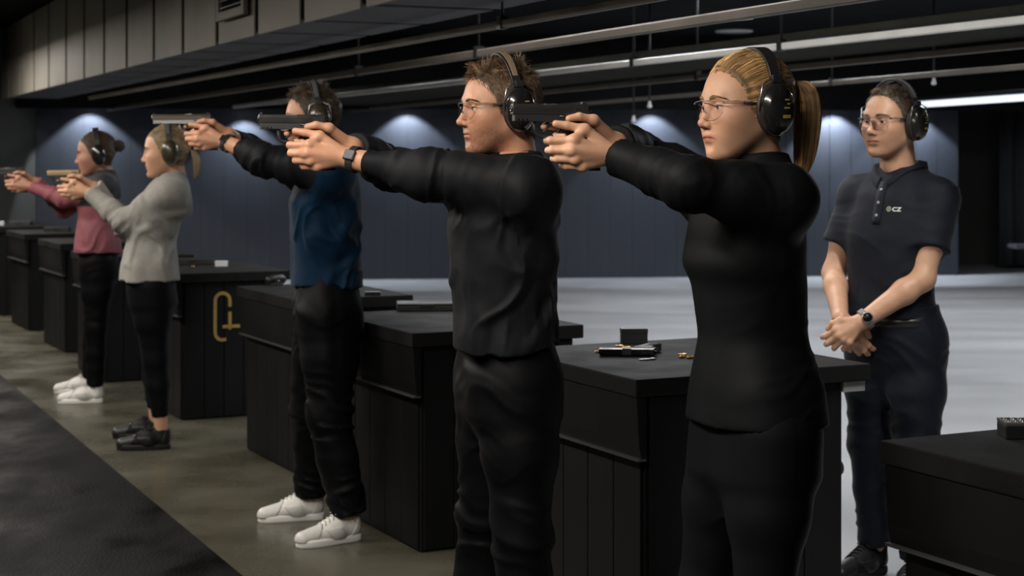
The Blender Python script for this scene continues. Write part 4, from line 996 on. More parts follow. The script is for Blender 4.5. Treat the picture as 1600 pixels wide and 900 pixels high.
def hair(c, HS, Mn, ho, base, body, rng, hs):
    kind = c['hair']; d = c.get('hairn', 1.0)
    # cap under the strands
    S2 = Sdf([Grow(HS, .0026 if kind == 'short' else .0022, c.get('hshift', 0.0)), HairCut(c.get('hshift', 0.0)+.003)])
    vs, q = polygonize(S2, .0042, (np.array([-.14, -.11, -.12], f32), np.array([.12, .11, .15], f32)), newton=1)
    parts_v = [vs@Mn.T+ho-base]; parts_q = [q]; n0 = len(vs); mi = [np.zeros(len(q), int)]
    tn = [np.full((len(vs), 3), .8)]
    def put(Cl, r0, r1=None, idx=1):
        nonlocal n0
        k_ = np.floor(Cl[:, 0]/.006).astype(int); hs_ = (k_[:, 0]*73856093 ^ k_[:, 1]*19349663 ^ k_[:, 2]*83492791) % 997
        br = np.exp(np.random.default_rng(9).normal(size=997)[hs_]*.38+rng.normal(size=len(Cl))*.22)
        tn.append(np.repeat(np.clip(br, .35, 2.2), Cl.shape[1]*3)[:, None]*np.ones(3))
        v2, q2 = strands(Cl, r0, r1); parts_v.append(v2@Mn.T+ho-base); parts_q.append(q2+n0); n0 += len(v2); mi.append(np.full(len(q2), idx))
    if kind == 'short':
        n = int(6500*d); p, dr = scalp_points(HS, n, rng, c.get('hshift', 0.0)); nn = dr
        comb = np.array(c.get('comb', (.45, .15, .30)))+np.stack([np.zeros(n), np.sign(p[:, 1])*.15, np.zeros(n)], 1)
        top = np.clip((p[:, 2]-.055)/.05, 0, 1)[:, None]; front = np.clip((p[:, 0]-.01)/.06, 0, 1)[:, None]
        down = np.array([-.5, 0, -.75]); cb = comb*top+down*(1-top); cb = cb*(1-front*top)+np.array([.62, .22, .42])*front*top
        cl = np.repeat(rng.normal(size=(n//26+1, 3))*.45, 26, 0)[:n]
        key = np.floor(p/.017).astype(int); hsh = (key[:, 0]*73856093 ^ key[:, 1]*19349663 ^ key[:, 2]*83492791) % 997
        clump = np.random.default_rng(3).normal(size=(997, 3))[hsh]*.42
        g = cb+clump*top*.8+rng.normal(size=(n, 3))*.11; g -= nn*(g*nn).sum(1, keepdims=True)*.6; g /= np.linalg.norm(g, axis=1, keepdims=True)
        L = (lerp(.013, c.get('hlen', .026), top[:, 0])*rng.uniform(.7, 1.25, n))[:, None]
        t = np.linspace(0, 1, 5); e0 = .0024*np.clip((p[:, 2]-hairline(p[:, 0])-c.get('hshift', 0.0)+.004)/.022, 0, 1)[:, None]; Cl = np.stack([p+nn*(e0+.0006*tt+L*lerp(.08, .24, top)*(tt+.9*tt*(1-tt)))+g*L*(tt**1.25)*.95 for tt in t], 1); put(Cl, .0007, .0003)
    else:
        tie = np.array(c.get('tie', (-.115, 0, .045))); n = int(5200*d); p, dr = scalp_points(HS, n*3, rng, c.get('hshift', 0.0))
        w_ = np.exp(-np.clip(p[:, 2]-hairline(p[:, 0])-c.get('hshift', 0.0), 0, 1)/.012)*3+.35; sel = rng.choice(len(p), n, replace=False, p=w_/w_.sum()); p, dr = p[sel], dr[sel]
        cc = np.array([-.01, 0, .02]); td = tie-cc; td /= np.linalg.norm(td); t = np.linspace(0, 1, 9); keep = rng.uniform(0, 1, n)
        out = []
        om = np.arccos(np.clip(dr@td, -1, 1))[:, None]
        for tt in t:
            w = np.sin((1-tt)*om)/np.sin(om+1e-6), np.sin(tt*om)/np.sin(om+1e-6); dd = dr*w[0]+td*w[1]; dd /= np.linalg.norm(dd, axis=1, keepdims=True)
            q_ = surf(HS, dd.astype(f32), cc); wav = .0022*np.sin(9*tt+p[:, 1:2]*160+p[:, 2:3]*120)
            out.append(q_+dd*(.0008+.0042*min(1, tt*5)+.0045*keep[:, None]*math.sin(math.pi*min(1, tt*1.15))+wav*min(1, tt*4)))
        put(np.stack(out, 1), .0011, .0009)
        if kind == 'tail':
            n = int(2200*d); a = rng.uniform(0, 6.28, n); rr = np.sqrt(rng.uniform(0, 1, n)); path = np.array(c['tail']); wd = np.array(c['tailw']); q_ = np.linspace(0, len(path)-1, 25); ke = np.array([1, 3, 4, 3, 1.])/12
            path = np.stack([np.convolve(np.pad(np.interp(q_, np.arange(len(path)), path[:, j]), 2, mode='edge'), ke, 'valid') for j in range(3)], 1); wd = np.convolve(np.pad(np.interp(q_, np.arange(len(wd)), wd), 2, mode='edge'), ke, 'valid'); m_ = 25
            lv = rng.uniform(.75, 1.0, n); tt = np.linspace(0, 1, 16); out = []
            for x in tt:
                k = x*lv*(m_-1); i = np.clip(k.astype(int), 0, m_-2); fr = (k-i)[:, None]; fr = fr*fr*(3-2*fr)*.5+fr*.5
                q_ = path[i]*(1-fr)+path[i+1]*fr; wv = np.interp(k, np.arange(m_), wd)
                out.append(q_+np.stack([np.cos(a)*rr*wv*.75, np.sin(a)*rr*wv, np.sin(a*3+x*7)*.003], 1))
            put(np.stack(out, 1), .0011, .0004)
            m = MB(); m.tube([path[0]+np.array([0.002*math.cos(b), 0, 0])+np.array([-.004, .016*math.cos(b), .016*math.sin(b)]) for b in np.linspace(0, 6.28, 17)[:-1]], .004, 6, closed=True)
            me = m.mesh('hair_tie'); me.transform(Matrix(((*Mn[0], ho[0]-base[0]), (*Mn[1], ho[1]-base[1]), (*Mn[2], ho[2]-base[2]), (0, 0, 0, 1)))); link('hair_tie', me, M_gunp, body)
        if kind == 'bun':
            bc = np.array(c['bun'][:3]); br = c['bun'][3]; n = int(900*d); tt = np.linspace(0, 1, 10); ax = rng.normal(size=(n, 3))+np.array([1.5, 0, .3]); ax /= np.linalg.norm(ax, axis=1, keepdims=True)
            e1 = np.cross(ax, rng.normal(size=(n, 3))); e1 /= np.linalg.norm(e1, axis=1, keepdims=True); e2 = np.cross(ax, e1); rr = br*rng.uniform(.55, 1.02, n)[:, None]; h_ = rng.uniform(-.5, .5, n)[:, None]*br
            out = [bc+ax*h_+np.sqrt(np.maximum(rr**2-h_**2, 1e-6))*(e1*math.cos(3.6*x)+e2*math.sin(3.6*x)) for x in tt]; put(np.stack(out, 1), .0014, .001)
    vs = np.concatenate(parts_v); q = np.concatenate(parts_q)
    o = link('hair', to_mesh('hair', vs, q, np.concatenate(tn), np.concatenate(mi)), [c['hairb'], c['hairm']], body)
    return o
class Grow:
    def __init__(s, S, g, sh): s.S = S; s.g = g; s.sh = sh; s.op = 'u'; s.k = 0; s.lo = np.array([-.3]*3); s.hi = -s.lo
    def __call__(s, p):
        e = np.clip((p[:, 2]-hairline(p[:, 0])-s.sh+.004)/.022, 0, 1); return s.S(p)-(s.g+.0008)*e+.0008
class HairCut:
    def __init__(s, sh): s.sh = sh; s.op = 'i'; s.k = 0
    def __call__(s, p): return ((hairline(p[:, 0])+s.sh+.006*vnoise(p*170)-p[:, 2])*.7).astype(f32)

M_eyew = mat('eye_white', (.62, .58, .55), .2); M_pupil = mat('pupil', (.004, .004, .004), .1)
IRIS_B = mat('iris_blue', (.12, .18, .26), .2); IRIS_N = mat('iris_brown', (.06, .035, .018), .2)
SK_w = mat('skin_fair', (.58, .325, .205), .48, sss=.12, tint=True, var=.05, scale=40, bump=.06, bscale=500, spec=.4)
SK_m = mat('skin_ruddy', (.55, .285, .175), .46, sss=.12, tint=True, var=.07, scale=40, bump=.09, bscale=500, spec=.42)
SK_i = mat('skin_tan', (.53, .30, .19), .45, sss=.12, tint=True, var=.06, scale=40, bump=.08, bscale=500, spec=.42)
SK_b = mat('skin_brown', (.40, .205, .135), .48, sss=.1, tint=True, var=.05, scale=40, spec=.4)
def hairmat(nm, c, r=.38): return mat(nm, c, r, var=.15, scale=45, spec=.5, tint=True)
H_blond = hairmat('hair_dark_blond', (.47, .285, .125)); H_blondb = mat('hair_dark_blond_base', (.12, .07, .035), .6, var=.4, scale=60)
H_brown = hairmat('hair_light_brown', (.185, .115, .064)); H_brownb = mat('hair_light_brown_base', (.065, .041, .024), .7, var=.3, scale=60)
H_dark = hairmat('hair_dark_brown', (.075, .045, .028)); H_darkb = mat('hair_dark_brown_base', (.035, .022, .014), .7)
H_mid = hairmat('hair_mid_brown', (.125, .088, .060)); H_midb = mat('hair_mid_brown_base', (.05, .036, .026), .7)
H_grey = hairmat('hair_greyish_brown', (.20, .15, .11)); H_greyb = mat('hair_greyish_brown_base', (.075, .055, .04), .7)
H_fair = hairmat('hair_fair', (.36, .26, .15)); H_fairb = mat('hair_fair_base', (.2, .14, .08), .7)
C_black = mat('black_jersey', (0.0048, 0.0053, 0.0062), 0.6,  var=.12, scale=30, bump=.06, bscale=900, spec=0.12)
C_black2 = mat('charcoal_jersey', (0.007, 0.0075, 0.009), 0.62,  var=.12, scale=30, bump=.08, bscale=800, spec=0.14)
C_legging = mat('black_legging', (0.0044, 0.005, 0.0064), 0.6,  bump=.03, bscale=900, spec=0.1)
C_trouser = mat('black_trouser', (0.0034, 0.0034, 0.004), 0.58,  bump=.05, bscale=700, spec=0.08)
C_blue = mat('petrol_blue_jersey', (0.0022, 0.0155, 0.038), 0.65, sheen=.06, var=.12, scale=20, bump=.06, bscale=800, spec=0.1)
C_grey = mat('pale_grey_knit', (.25, .24, .22), .8, sheen=.05, var=.08, scale=30, bump=.2, bscale=700)
C_pink = mat('dusty_pink_jersey', (.21, .055, .07), .7, sheen=.05, var=.1, scale=25, bump=.08, bscale=700)
C_char = mat('dark_grey_jersey', (.016, .017, .020), .7, sheen=.05)
C_navy = mat('navy_polo', (0.0062, 0.0078, 0.0135), 0.7, sheen=.06, var=.1, scale=40, bump=.15, bscale=1200, spec=0.2)
C_navyt = mat('navy_trouser', (0.0045, 0.0065, 0.0125), 0.62, sheen=.06, var=.1, scale=30, bump=.05, bscale=900, spec=0.2)
M_belt = mat('black_belt', (.012, .011, .011), .35)
# ------------------------------------------------------------------ the six people
def rows_m(hem, sho, nz, w=1.0, d=1.0, hemf=0.0, chf=0.0, nf=-.02):
    return [(hem, 0, hemf, .176*w, .132*d, .128*d), (hem+.10, 0, hemf, .170*w, .130*d, .118*d), ((hem+sho)/2+.06, 0, (hemf+chf)/2, .176*w, .140*d, .120*d),
            (sho-.12, 0, chf, .182*w, .138*d, .122*d), (sho-.01, 0, chf-.005, .165*w, .110*d, .115*d), (sho+.055, 0, (chf+nf)/2, .120*w, .078*d, .090*d), (nz, 0, nf, .068, .066, .066)]
def rows_w(hem, sho, nz, w=1.0, d=1.0, hemf=0.0, chf=0.0, nf=-.02, bust=.03):
    wa = hem+.20
    return [(hem, 0, hemf, .177*w, .132*d, .143*d), (hem+.08, 0, hemf, .168*w, .126*d, .134*d), (wa, 0, hemf*.7, .130*w, .112*d, .102*d), (wa+.13, 0, (hemf+chf)/2, .142*w, .118*d, .105*d),
            (sho-.16, 0, chf, .155*w, (.112+bust)*d, .108*d), (sho-.06, 0, chf, .155*w, .108*d, .108*d), (sho+.01, 0, chf-.005, .140*w, .085*d, .095*d), (sho+.055, 0, (chf+nf)/2, .10*w, .065*d, .078*d), (nz, 0, nf, .056, .055, .055)]

# the woman in front, right of centre
W1 = person(dict(sex='f', seed=11, px=1178, s=660, yaw=21, h=.0062, hh=.0024, label='woman in black long sleeves with blond ponytail aiming a pistol, nearest the camera',
    head=dict(px=1163, py=167, yaw=22, pitch=-1, sc=1.05, dy=.02, h=.0025), skin=SK_w, iris=IRIS_B, hair='tail', hairm=H_blond, hairb=H_blondb, tie=(-.112, 0, .050), hshift=.004,
    tail=[(-.112, 0, .050), (-.140, .005, .058), (-.158, .010, .030), (-.160, .012, -.02), (-.155, .012, -.07), (-.148, .012, -.125), (-.14, .012, -.16)], tailw=[.012, .028, .036, .038, .036, .030, .016],
    rows=rows_w(.905, 1.435, 1.535, w=1.03, d=1.10, hemf=.0, chf=.02, nf=-.022, bust=.018), sho={1: (.155, 1.432, .01), -1: (.155, 1.44, .03)}, neckz=1.465, neckf=-.02,
    arm=(.236, .232), ar=(.072, .066, .057, .055, .044), cuff={1: .012, -1: .0}, hint={1: (1, -.1, -.25), -1: (.95, -.1, .15)}, fold=.5,
    gun=dict(px=918, py=180, dy=-.02, yaw=15, pitch=0, sc=1.0, label='black pistol aimed by the woman nearest the camera', slide=mat('worn_grey_slide', (.16, .155, .15), .3, metal=.9)),
    shirt=('long_sleeve_top', C_black), pants=('leggings', C_legging), shoes='black', prow=[(.78, 0, 0, .163, .122, .15), (.90, 0, 0, .160, .122, .14), (1.0, 0, 0, .14, .11, .11), (1.06, 0, 0, .12, .10, .10)],
    hipz=.88, hipw=.088, pr=(.105, .092, .062, .058, .040), knee=.02, pend=.98,
    folds=[(1.02, .10, -.03, (0, .3, 1), .045, .10, .004), (1.33, .13, .06, (.2, 1, .6), .05, .08, .004), (.95, .1, -.05, (0, .2, 1), .04, .08, .004)],
    feet={1: dict(pos=(.585, 3.82, 0), yaw=22), -1: dict(pos=(.44, 4.06, 0), yaw=16)},
    muff=('black glossy ear muffs with gold print on the ponytailed woman nearest the camera', M_cupblack, None, True, M_steel), muffkw=dict(lean=-.008, ex=-.024, top=.117),
    glasses='clear safety glasses on the woman nearest the camera'))

# the man in charcoal
W2 = person(dict(sex='m', seed=23, px=796, s=560, yaw=15, h=.0068, hh=.0026, label='man with short brown hair in charcoal long sleeve shirt aiming a black pistol',
    head=dict(px=780, py=168, yaw=21, pitch=-2, sc=1.05, dy=.02, h=.0027), skin=SK_m, iris=IRIS_B, stubble=.75, hair='short', hairm=H_brown, hairb=H_brownb, hlen=.030,
    rows=rows_m(1.01, 1.465, 1.545, w=1.0, d=1.10, hemf=.01, chf=.02, nf=-.02), sho={1: (.178, 1.445, .0), -1: (.178, 1.455, .05)}, neckz=1.475, neckf=-.025,
    arm=(.285, .25), ar=(.080, .066, .056, .052, .038), cuff={1: .055, -1: .02}, hint={1: (1, -.1, -.25), -1: (.95, -.1, -.15)}, fold=1.7,
    gun=dict(px=508, py=193.5, dy=.03, yaw=11, sc=1.0, label='black pistol aimed by the man in charcoal'),
    watch={1: ('black square watch on the left wrist of the man in charcoal', False)},
    shirt=('long_sleeve_shirt', C_black2), pants=('trousers', C_trouser), shoes='white', prow=[(.82, 0, .01, .165, .13, .145), (.95, 0, .01, .168, .13, .14), (1.04, 0, .01, .16, .125, .12)],
    hipz=.90, hipw=.092, pr=(.115, .103, .080, .074, .066), knee=.01, pfold=1.0,
    folds=[(1.15, .12, .02, (.2, .9, .5), .06, .13, .007), (1.30, .13, -.03, (0, -.7, .7), .055, .10, .006), (1.05, .1, .03, (0, 1, .3), .055, .09, .006)],
    feet={1: dict(pos=(.055, 4.50, 0), yaw=26), -1: dict(pos=(-.10, 4.80, 0), yaw=14)},
    muff=('black ear muffs with broad tan headband on the man in charcoal', M_cupblack, M_bandtan, True, M_steel), muffkw=dict(lean=.012, ex=-.020),
    glasses='clear safety glasses on the man in charcoal'))

# the man in blue
fl_, fr_ = FL(545, 846), FL(488, 812)
W3 = person(dict(sex='m', seed=37, px=512, s=385, yaw=12, h=.0085, hh=.0034, label='man in petrol blue shirt with black sleeves and white trainers aiming a pistol',
    head=dict(px=487, py=185, yaw=12, pitch=-3, sc=1.04, dy=.03, h=.0036), skin=SK_m, iris=IRIS_N, stubble=.6, hair='short', hairm=H_mid, hairb=H_midb, hlen=.032, hairn=.8,
    rows=rows_m(1.005, 1.47, 1.565, w=1.0, d=1.10, hemf=.0, chf=.01, nf=-.015), sho={1: (.18, 1.465, .0), -1: (.18, 1.465, .05)}, neckz=1.49, neckf=-.02,
    arm=(.275, .25), ar=(.080, .066, .058, .054, .040), cuff={1: .12, -1: .04}, hint={1: (.9, -.1, -.25), -1: (.95, -.1, -.2)}, fold=1.5, split=.12,
    gun=dict(px=329, py=187, dy=.02, yaw=9, pitch=-1, sc=.95, ln=.245, label='long two tone pistol aimed by the man in blue', frame=M_steelg, slide=mat('bronze_slide', (.10, .082, .065), .35, metal=.8), barrel=M_steel),
    watch={1: ('black watch on the left wrist of the man in blue', False)},
    shirt=('shirt', [C_blue, C_black2]), pants=('trousers', C_trouser), shoes='white', prow=[(.82, 0, 0, .165, .13, .145), (.95, 0, 0, .168, .13, .14), (1.05, 0, 0, .16, .125, .12)],
    hipz=.90, hipw=.092, pr=(.118, .106, .086, .078, .070), knee=.035, pfold=1.5, pend=.96,
    folds=[(1.12, .12, .02, (0, .9, .5), .06, .12, .007), (1.28, .13, -.04, (0, -.7, .7), .055, .10, .006)],
    feet={1: dict(pos=fl_, yaw=34), -1: dict(pos=fr_, yaw=14)},
    muff=('ear muffs with grey patterned headband on the man in blue', M_cupbrown, M_bandgrey, False, M_steel), muffkw=dict(lean=.012, ex=-.022)))

# the blonde woman
fl_, fr_ = FL(252, 702), FL(243, 684)
W4 = person(dict(sex='f', seed=41, px=252, s=298, yaw=11, h=.009, hh=.0042, label='woman in pale grey sweater and black leggings aiming a tan pistol',
    head=dict(px=259, py=236, yaw=10, pitch=-4, sc=1.10, dy=.02, h=.0042), skin=SK_w, iris=IRIS_B, hair='tail', hairm=H_fair, hairb=H_fairb, hairn=.5, tie=(-.108, 0, -.005), hshift=.004,
    tail=[(-.108, 0, -.005), (-.130, 0, -.01), (-.142, 0, -.05), (-.14, 0, -.10), (-.13, 0, -.14)], tailw=[.010, .02, .024, .022, .012],
    rows=rows_w(.885, 1.365, 1.445, w=1.08, d=1.12, hemf=.065, chf=-.035, nf=-.06, bust=.03), sho={1: (.150, 1.345, -.05), -1: (.150, 1.35, -.02)}, neckz=1.375, neckf=-.06,
    arm=(.30, .27), ar=(.068, .058, .052, .048, .040), cuff={1: .008, -1: .0}, hint={1: (.25, -.1, -.95), -1: (.3, -.1, -.9)}, fold=1.2,
    gun=dict(px=123, py=273, dy=.05, yaw=10, pitch=-1, sc=1.0, ln=.16, label='tan pistol aimed by the woman in grey sweater', slide=M_tan),
    shirt=('sweater', C_grey), pants=('leggings', C_legging), shoes='black', prow=[(.76, 0, .05, .160, .12, .14), (.88, 0, .06, .162, .12, .13), (.98, 0, .05, .135, .11, .105), (1.04, 0, .04, .12, .10, .10)],
    hipz=.86, hipw=.082, hipf=.055, pr=(.102, .092, .064, .060, .042), knee=-.0, pend=.80,
    folds=[(1.02, .12, .04, (.2, .8, .5), .06, .10, .009), (1.15, .12, .0, (0, .9, -.4), .06, .10, .007)],
    feet={1: dict(pos=fl_, yaw=10), -1: dict(pos=fr_, yaw=8)},
    muff=('olive brown ear muffs on the woman in grey sweater', M_cupbrown, M_bandgrey, False, None), muffkw=dict(lean=.006, ex=-.022),
    ))

# the brunette
def pick_pink(base, f, l, arms):
    def g(ctr):
        near = np.full(len(ctr), 9.0)
        for sg in (1, -1):
            Sh, El, W, fd = arms[sg]; near = np.minimum(near, Cap(Sh+(El-Sh)*.45, El, .07, .07)(ctr.astype(f32))); near = np.minimum(near, Cap(El, W, .07, .07)(ctr.astype(f32)))
        return np.where((ctr[:, 2] > 1.225) & (near > .0), 1, 0)
    return g
fl_, fr_ = FL(149, 630), FL(141, 614)
W5 = person(dict(sex='f', seed=53, px=156, s=250, yaw=11, h=.010, hh=.0048, label='woman with dark hair in a bun, pink top and white trainers, aiming',
    head=dict(px=149, py=240, yaw=12, pitch=-6, sc=1.10, dy=.02, h=.0046), skin=SK_b, iris=IRIS_N, hair='bun', hairm=H_dark, hairb=H_darkb, hairn=.4, tie=(-.112, 0, .02), bun=(-.135, 0, .03, .034), hshift=.0,
    rows=rows_w(.935, 1.365, 1.448, w=1.05, d=1.08, hemf=.02, chf=-.01, nf=-.045, bust=.03), sho={1: (.150, 1.35, -.03), -1: (.150, 1.35, .0)}, neckz=1.385, neckf=-.045,
    arm=(.285, .25), ar=(.066, .056, .050, .046, .038), cuff={1: .008, -1: .0}, hint={1: (.25, -.1, -.95), -1: (.3, -.1, -.9)}, fold=.9, pick=pick_pink,
    gun=dict(px=36, py=268, dy=.05, yaw=10, pitch=-1, sc=1.0, label='black pistol at the left picture edge, aimed by the woman in pink'),
    shirt=('long_sleeve_top', [C_pink, C_char]), pants=('jeans', C_trouser), shoes='white', prow=[(.78, 0, .01, .155, .12, .135), (.90, 0, .015, .158, .12, .125), (1.0, 0, .01, .135, .11, .105)],
    hipz=.86, hipw=.080, hipf=.01, pr=(.100, .092, .066, .060, .050), knee=.0, pend=.97, pfold=.5,
    folds=[(1.0, .12, .04, (.2, .5, .9), .06, .10, .006)],
    feet={1: dict(pos=fl_, yaw=8), -1: dict(pos=fr_, yaw=6)},
    muff=('black ear muffs on the woman with the dark bun', M_cupblack, None, False, None), muffkw=dict(lean=.006, ex=-.020)))

# the instructor
IS = 431; IY = F/IS
def ip(px, py, dy): return np3(P(px, py, IY+dy))
wl, wr = ip(1346, 503, -.20), ip(1313, 497, -.13)
aL = nrm((-.80, -.06, -.60)).astype(float); nL = np.array([.10, .95, -.2]); nL -= aL*(nL@aL); nL /= np.linalg.norm(nL); tL = np.cross(nL, aL); tL = tL if tL[2] > 0 else -tL
aR = nrm((.50, -.10, -.86)).astype(float); nR = np.array([.25, .95, .1]); nR -= aR*(nR@aR); nR /= np.linalg.norm(nR); tR = np.cross(nR, aR); tR = tR if tR[0] > 0 else -tR
handL = free_hand(wl, aL, nL, tL, 1.02, [(28, 52, 30), (32, 52, 30), (36, 52, 30), (42, 50, 30)], spread=.10, thumb=((.02, .02, .006), (.052, .046, .004), (.080, .056, .010), (.102, .052, .02)))
handR = free_hand(wr, aR, nR, tR, 1.02, [(18, 30, 22), (20, 34, 22), (24, 36, 22), (28, 36, 22)], spread=.06)
W6 = person(dict(sex='m', seed=67, px=1400, s=IS, yaw=46, h=.0075, hh=.0028, sleeve='short', label='man in navy polo shirt watching with clasped hands, standing behind the benches',
    head=dict(px=1391, py=190, yaw=40, pitch=0, sc=1.05, dy=-.02, h=.003), skin=SK_i, iris=IRIS_N, stubble=.42, hair='short', hairm=H_grey, hairb=H_greyb, hlen=.013, hshift=.014, comb=(.2, .1, .3),
    rows=rows_m(.955, 1.405, 1.488, w=.93, d=.98, hemf=.03, chf=.01, nf=-.03), sho=(.165, 1.385, -.01), neckz=1.435, neckf=-.03,
    arm=(.30, .27), ar=(.068, .058, .05, .05, .04), cuff={1: 0, -1: 0}, hint={1: (.75, -.65, -.1), -1: (.8, -.6, -.1)}, fold=.9,
    hands={1: handL, -1: handR}, outv={1: -nL, -1: -nR},
    watch={1: ('round steel watch with grey strap on the instructor', True)}, watchd=.018,
    shirt=('polo_shirt', C_navy), pants=('trousers', C_navyt), shoes='dark', prow=[(.80, 0, .01, .165, .125, .14), (.93, 0, .02, .168, .13, .13), (1.0, 0, .02, .165, .128, .12)],
    hipz=.87, hipw=.092, pr=(.105, .097, .075, .066, .060), knee=.02, pfold=.7, pend=.97,
    folds=[(1.05, .0, .12, (.3, .2, 1), .06, .12, .005), (1.2, .15, .02, (.3, .4, .9), .06, .1, .005)],
    feet={1: dict(pos=(1.435, 5.88, 0), yaw=60), -1: dict(pos=(1.33, 6.10, 0), yaw=38)},
    muff=('dark olive ear muffs with gold print on the instructor', M_cupolive, M_bandgrey, True, M_steel), muffkw=dict(lean=.0, ex=-.018),
    glasses='clear safety glasses on the instructor'))
# collar, placket, buttons, belt and chest print of the polo shirt
b = W6['body']; base = W6['base']; at = W6['at']; f6, l6 = W6['f'], W6['l']
sv, sq = W6['shirt'][1:]; bv = BVHTree.FromPolygons([Vector(v) for v in sv], [tuple(q) for q in sq.tolist()])
def on_shirt(p, n):
    """closest hit on the shirt from a point in front of it along -n"""
    p = Vector(p); n = Vector(n).normalized(); h = bv.ray_cast(p+n*.4, -n); return (h[0], h[1]) if h[0] is not None else (p, n)
neck = np3(at(1.488, 0, -.03))
m = MB(); vs = []; nseg = 44
for k in range(nseg+1):
    a = math.radians(lerp(10, 350, k/nseg)); dx = l6*math.sin(a)+f6*math.cos(a); fl2 = 1-abs(k/nseg-.5)*2           # 0 at the front opening, 1 at the nape
    tip = max(0, 1-fl2/.22)
    top = neck+dx*.070+np.array([0, 0, lerp(-.022, .030, min(1, fl2*1.6))])
    rr = .100+.030*tip; hit = bv.ray_cast(Vector(neck+dx*rr+np.array([0, 0, .3])), Vector((0, 0, -1)))[0]
    bz = hit.z if hit is not None else neck[2]-.04
    bot = np.array([*(neck+dx*rr)[:2], bz+.006]); mid = (top+bot)/2+dx*.010+np.array([0, 0, .012]); top2 = top-dx*.006
    vs += [p_-base for p_ in (top2, top, mid, bot, bot-np.array([0, 0, .004])-dx*.004)]
m.add(vs, [(5*i+j, 5*i+(j+1) % 5, 5*i+5+(j+1) % 5, 5*i+5+j) for i in range(nseg) for j in range(5)], True); m.build('collar', C_navy, b)
m = MB(); vs = []; fr = f6
for k in range(9):
    z = lerp(1.44, 1.29, k/8)
    for sx in (-.016, .016):
        q, nn = on_shirt(at(z, sx+.004, 0), f6); q = q+nn*.0035; vs.append(q-Vector(base))
m.add(vs, [(2*i, 2*i+1, 2*i+3, 2*i+2) for i in range(8)], True); o = m.build('placket', C_navy, b); o.modifiers.new('s', 'SOLIDIFY').thickness = .003
for z in (1.41, 1.365, 1.32):
    q, nn = on_shirt(at(z, .004, 0), f6); m = MB(); m.lathe([(.0055, 0), (.006, .0015), (.0045, .003)], n=12)
    o = m.build('button', mat('polo_button', (.25, .25, .27), .3), b); o.location = q+nn*.004-Vector(base); o.rotation_euler = nn.to_track_quat('Z', 'Y').to_euler()
m = MB(); pts = []
Lp = Loft(base, l6, f6, [(.80, 0, .01, .165, .125, .14), (.93, 0, .02, .168, .13, .13), (1.0, 0, .02, .165, .128, .12)], n=2.3)
for k in range(40):
    a = 2*math.pi*k/40; d = l6*math.sin(a)+f6*math.cos(a); c0 = at(.945, 0, .02); t = .3
    for _ in range(30): t -= .8*float(Lp((c0+d*t)[None].astype(f32))[0])
    pts.append(c0+d*(t+.004)-base)
vs = []
for p in pts: vs += [p+np.array([0, 0, -.018]), p+np.array([0, 0, .018])]
m.add(vs, [(2*i, 2*((i+1) % 40), 2*((i+1) % 40)+1, 2*i+1) for i in range(40)], True); o = m.build('belt', M_belt, b); o.modifiers.new('s', 'SOLIDIFY').thickness = .004
# chest print: ring emblem and two white letters, laid onto the cloth
def print_on(nm, vs2, fs, mt, cx, cz):
    out = []
    for (x, y) in vs2:
        q, nn = on_shirt(at(cz+y, cx+x, 0), f6); out.append(q+nn*.0016-Vector(base))
    m = MB(); m.add(out, fs); return m.build(nm, mt, b)
M_print = mat('white_print', (.75, .76, .76), .6); M_print2 = mat('pale_olive_print', (.42, .44, .30), .6)
cu = bpy.data.curves.new('t', 'FONT'); cu.body = 'CZ'; cu.size = .0215; cu.offset = .0005; cu.resolution_u = 4
to = bpy.data.objects.new('t', cu); COL.objects.link(to); me = bpy.data.meshes.new_from_object(to)
bpy.data.objects.remove(to); bm = bmesh.new(); bm.from_mesh(me); bmesh.ops.triangulate(bm, faces=bm.faces); bmesh.ops.subdivide_edges(bm, edges=[e for e in bm.edges if e.calc_length() > .012], cuts=2); bmesh.ops.triangulate(bm, faces=bm.faces)
tv = [(v.co.x*1.05, v.co.y*.92) for v in bm.verts]; bm.verts.index_update(); tfs = [tuple(v.index for v in fc.verts) for fc in bm.faces]; bm.free()
LX, LZ = .060, 1.337
print_on('chest_lettering', tv, tfs, M_print, LX, LZ)
ring = [(math.cos(a)*r_, math.sin(a)*r_) for a in np.linspace(0, 2*math.pi, 21)[:-1] for r_ in (.0088, .0064)]
print_on('emblem_ring', ring, [(2*i, 2*((i+1) % 20), 2*((i+1) % 20)+1, 2*i+1) for i in range(20)], M_print2, LX-.0125, LZ+.0075)
bars = []; bf = []
for k, (w_, y_) in enumerate(((.005, .0027), (.009, .0), (.005, -.0027))):
    n4 = len(bars); bars += [(-w_/2, y_-.0007), (w_/2, y_-.0007), (w_/2, y_+.0007), (-w_/2, y_+.0007)]; bf.append((n4, n4+1, n4+2, n4+3))
print_on('emblem_bars', bars, bf, M_print2, LX-.0125, LZ+.0075)
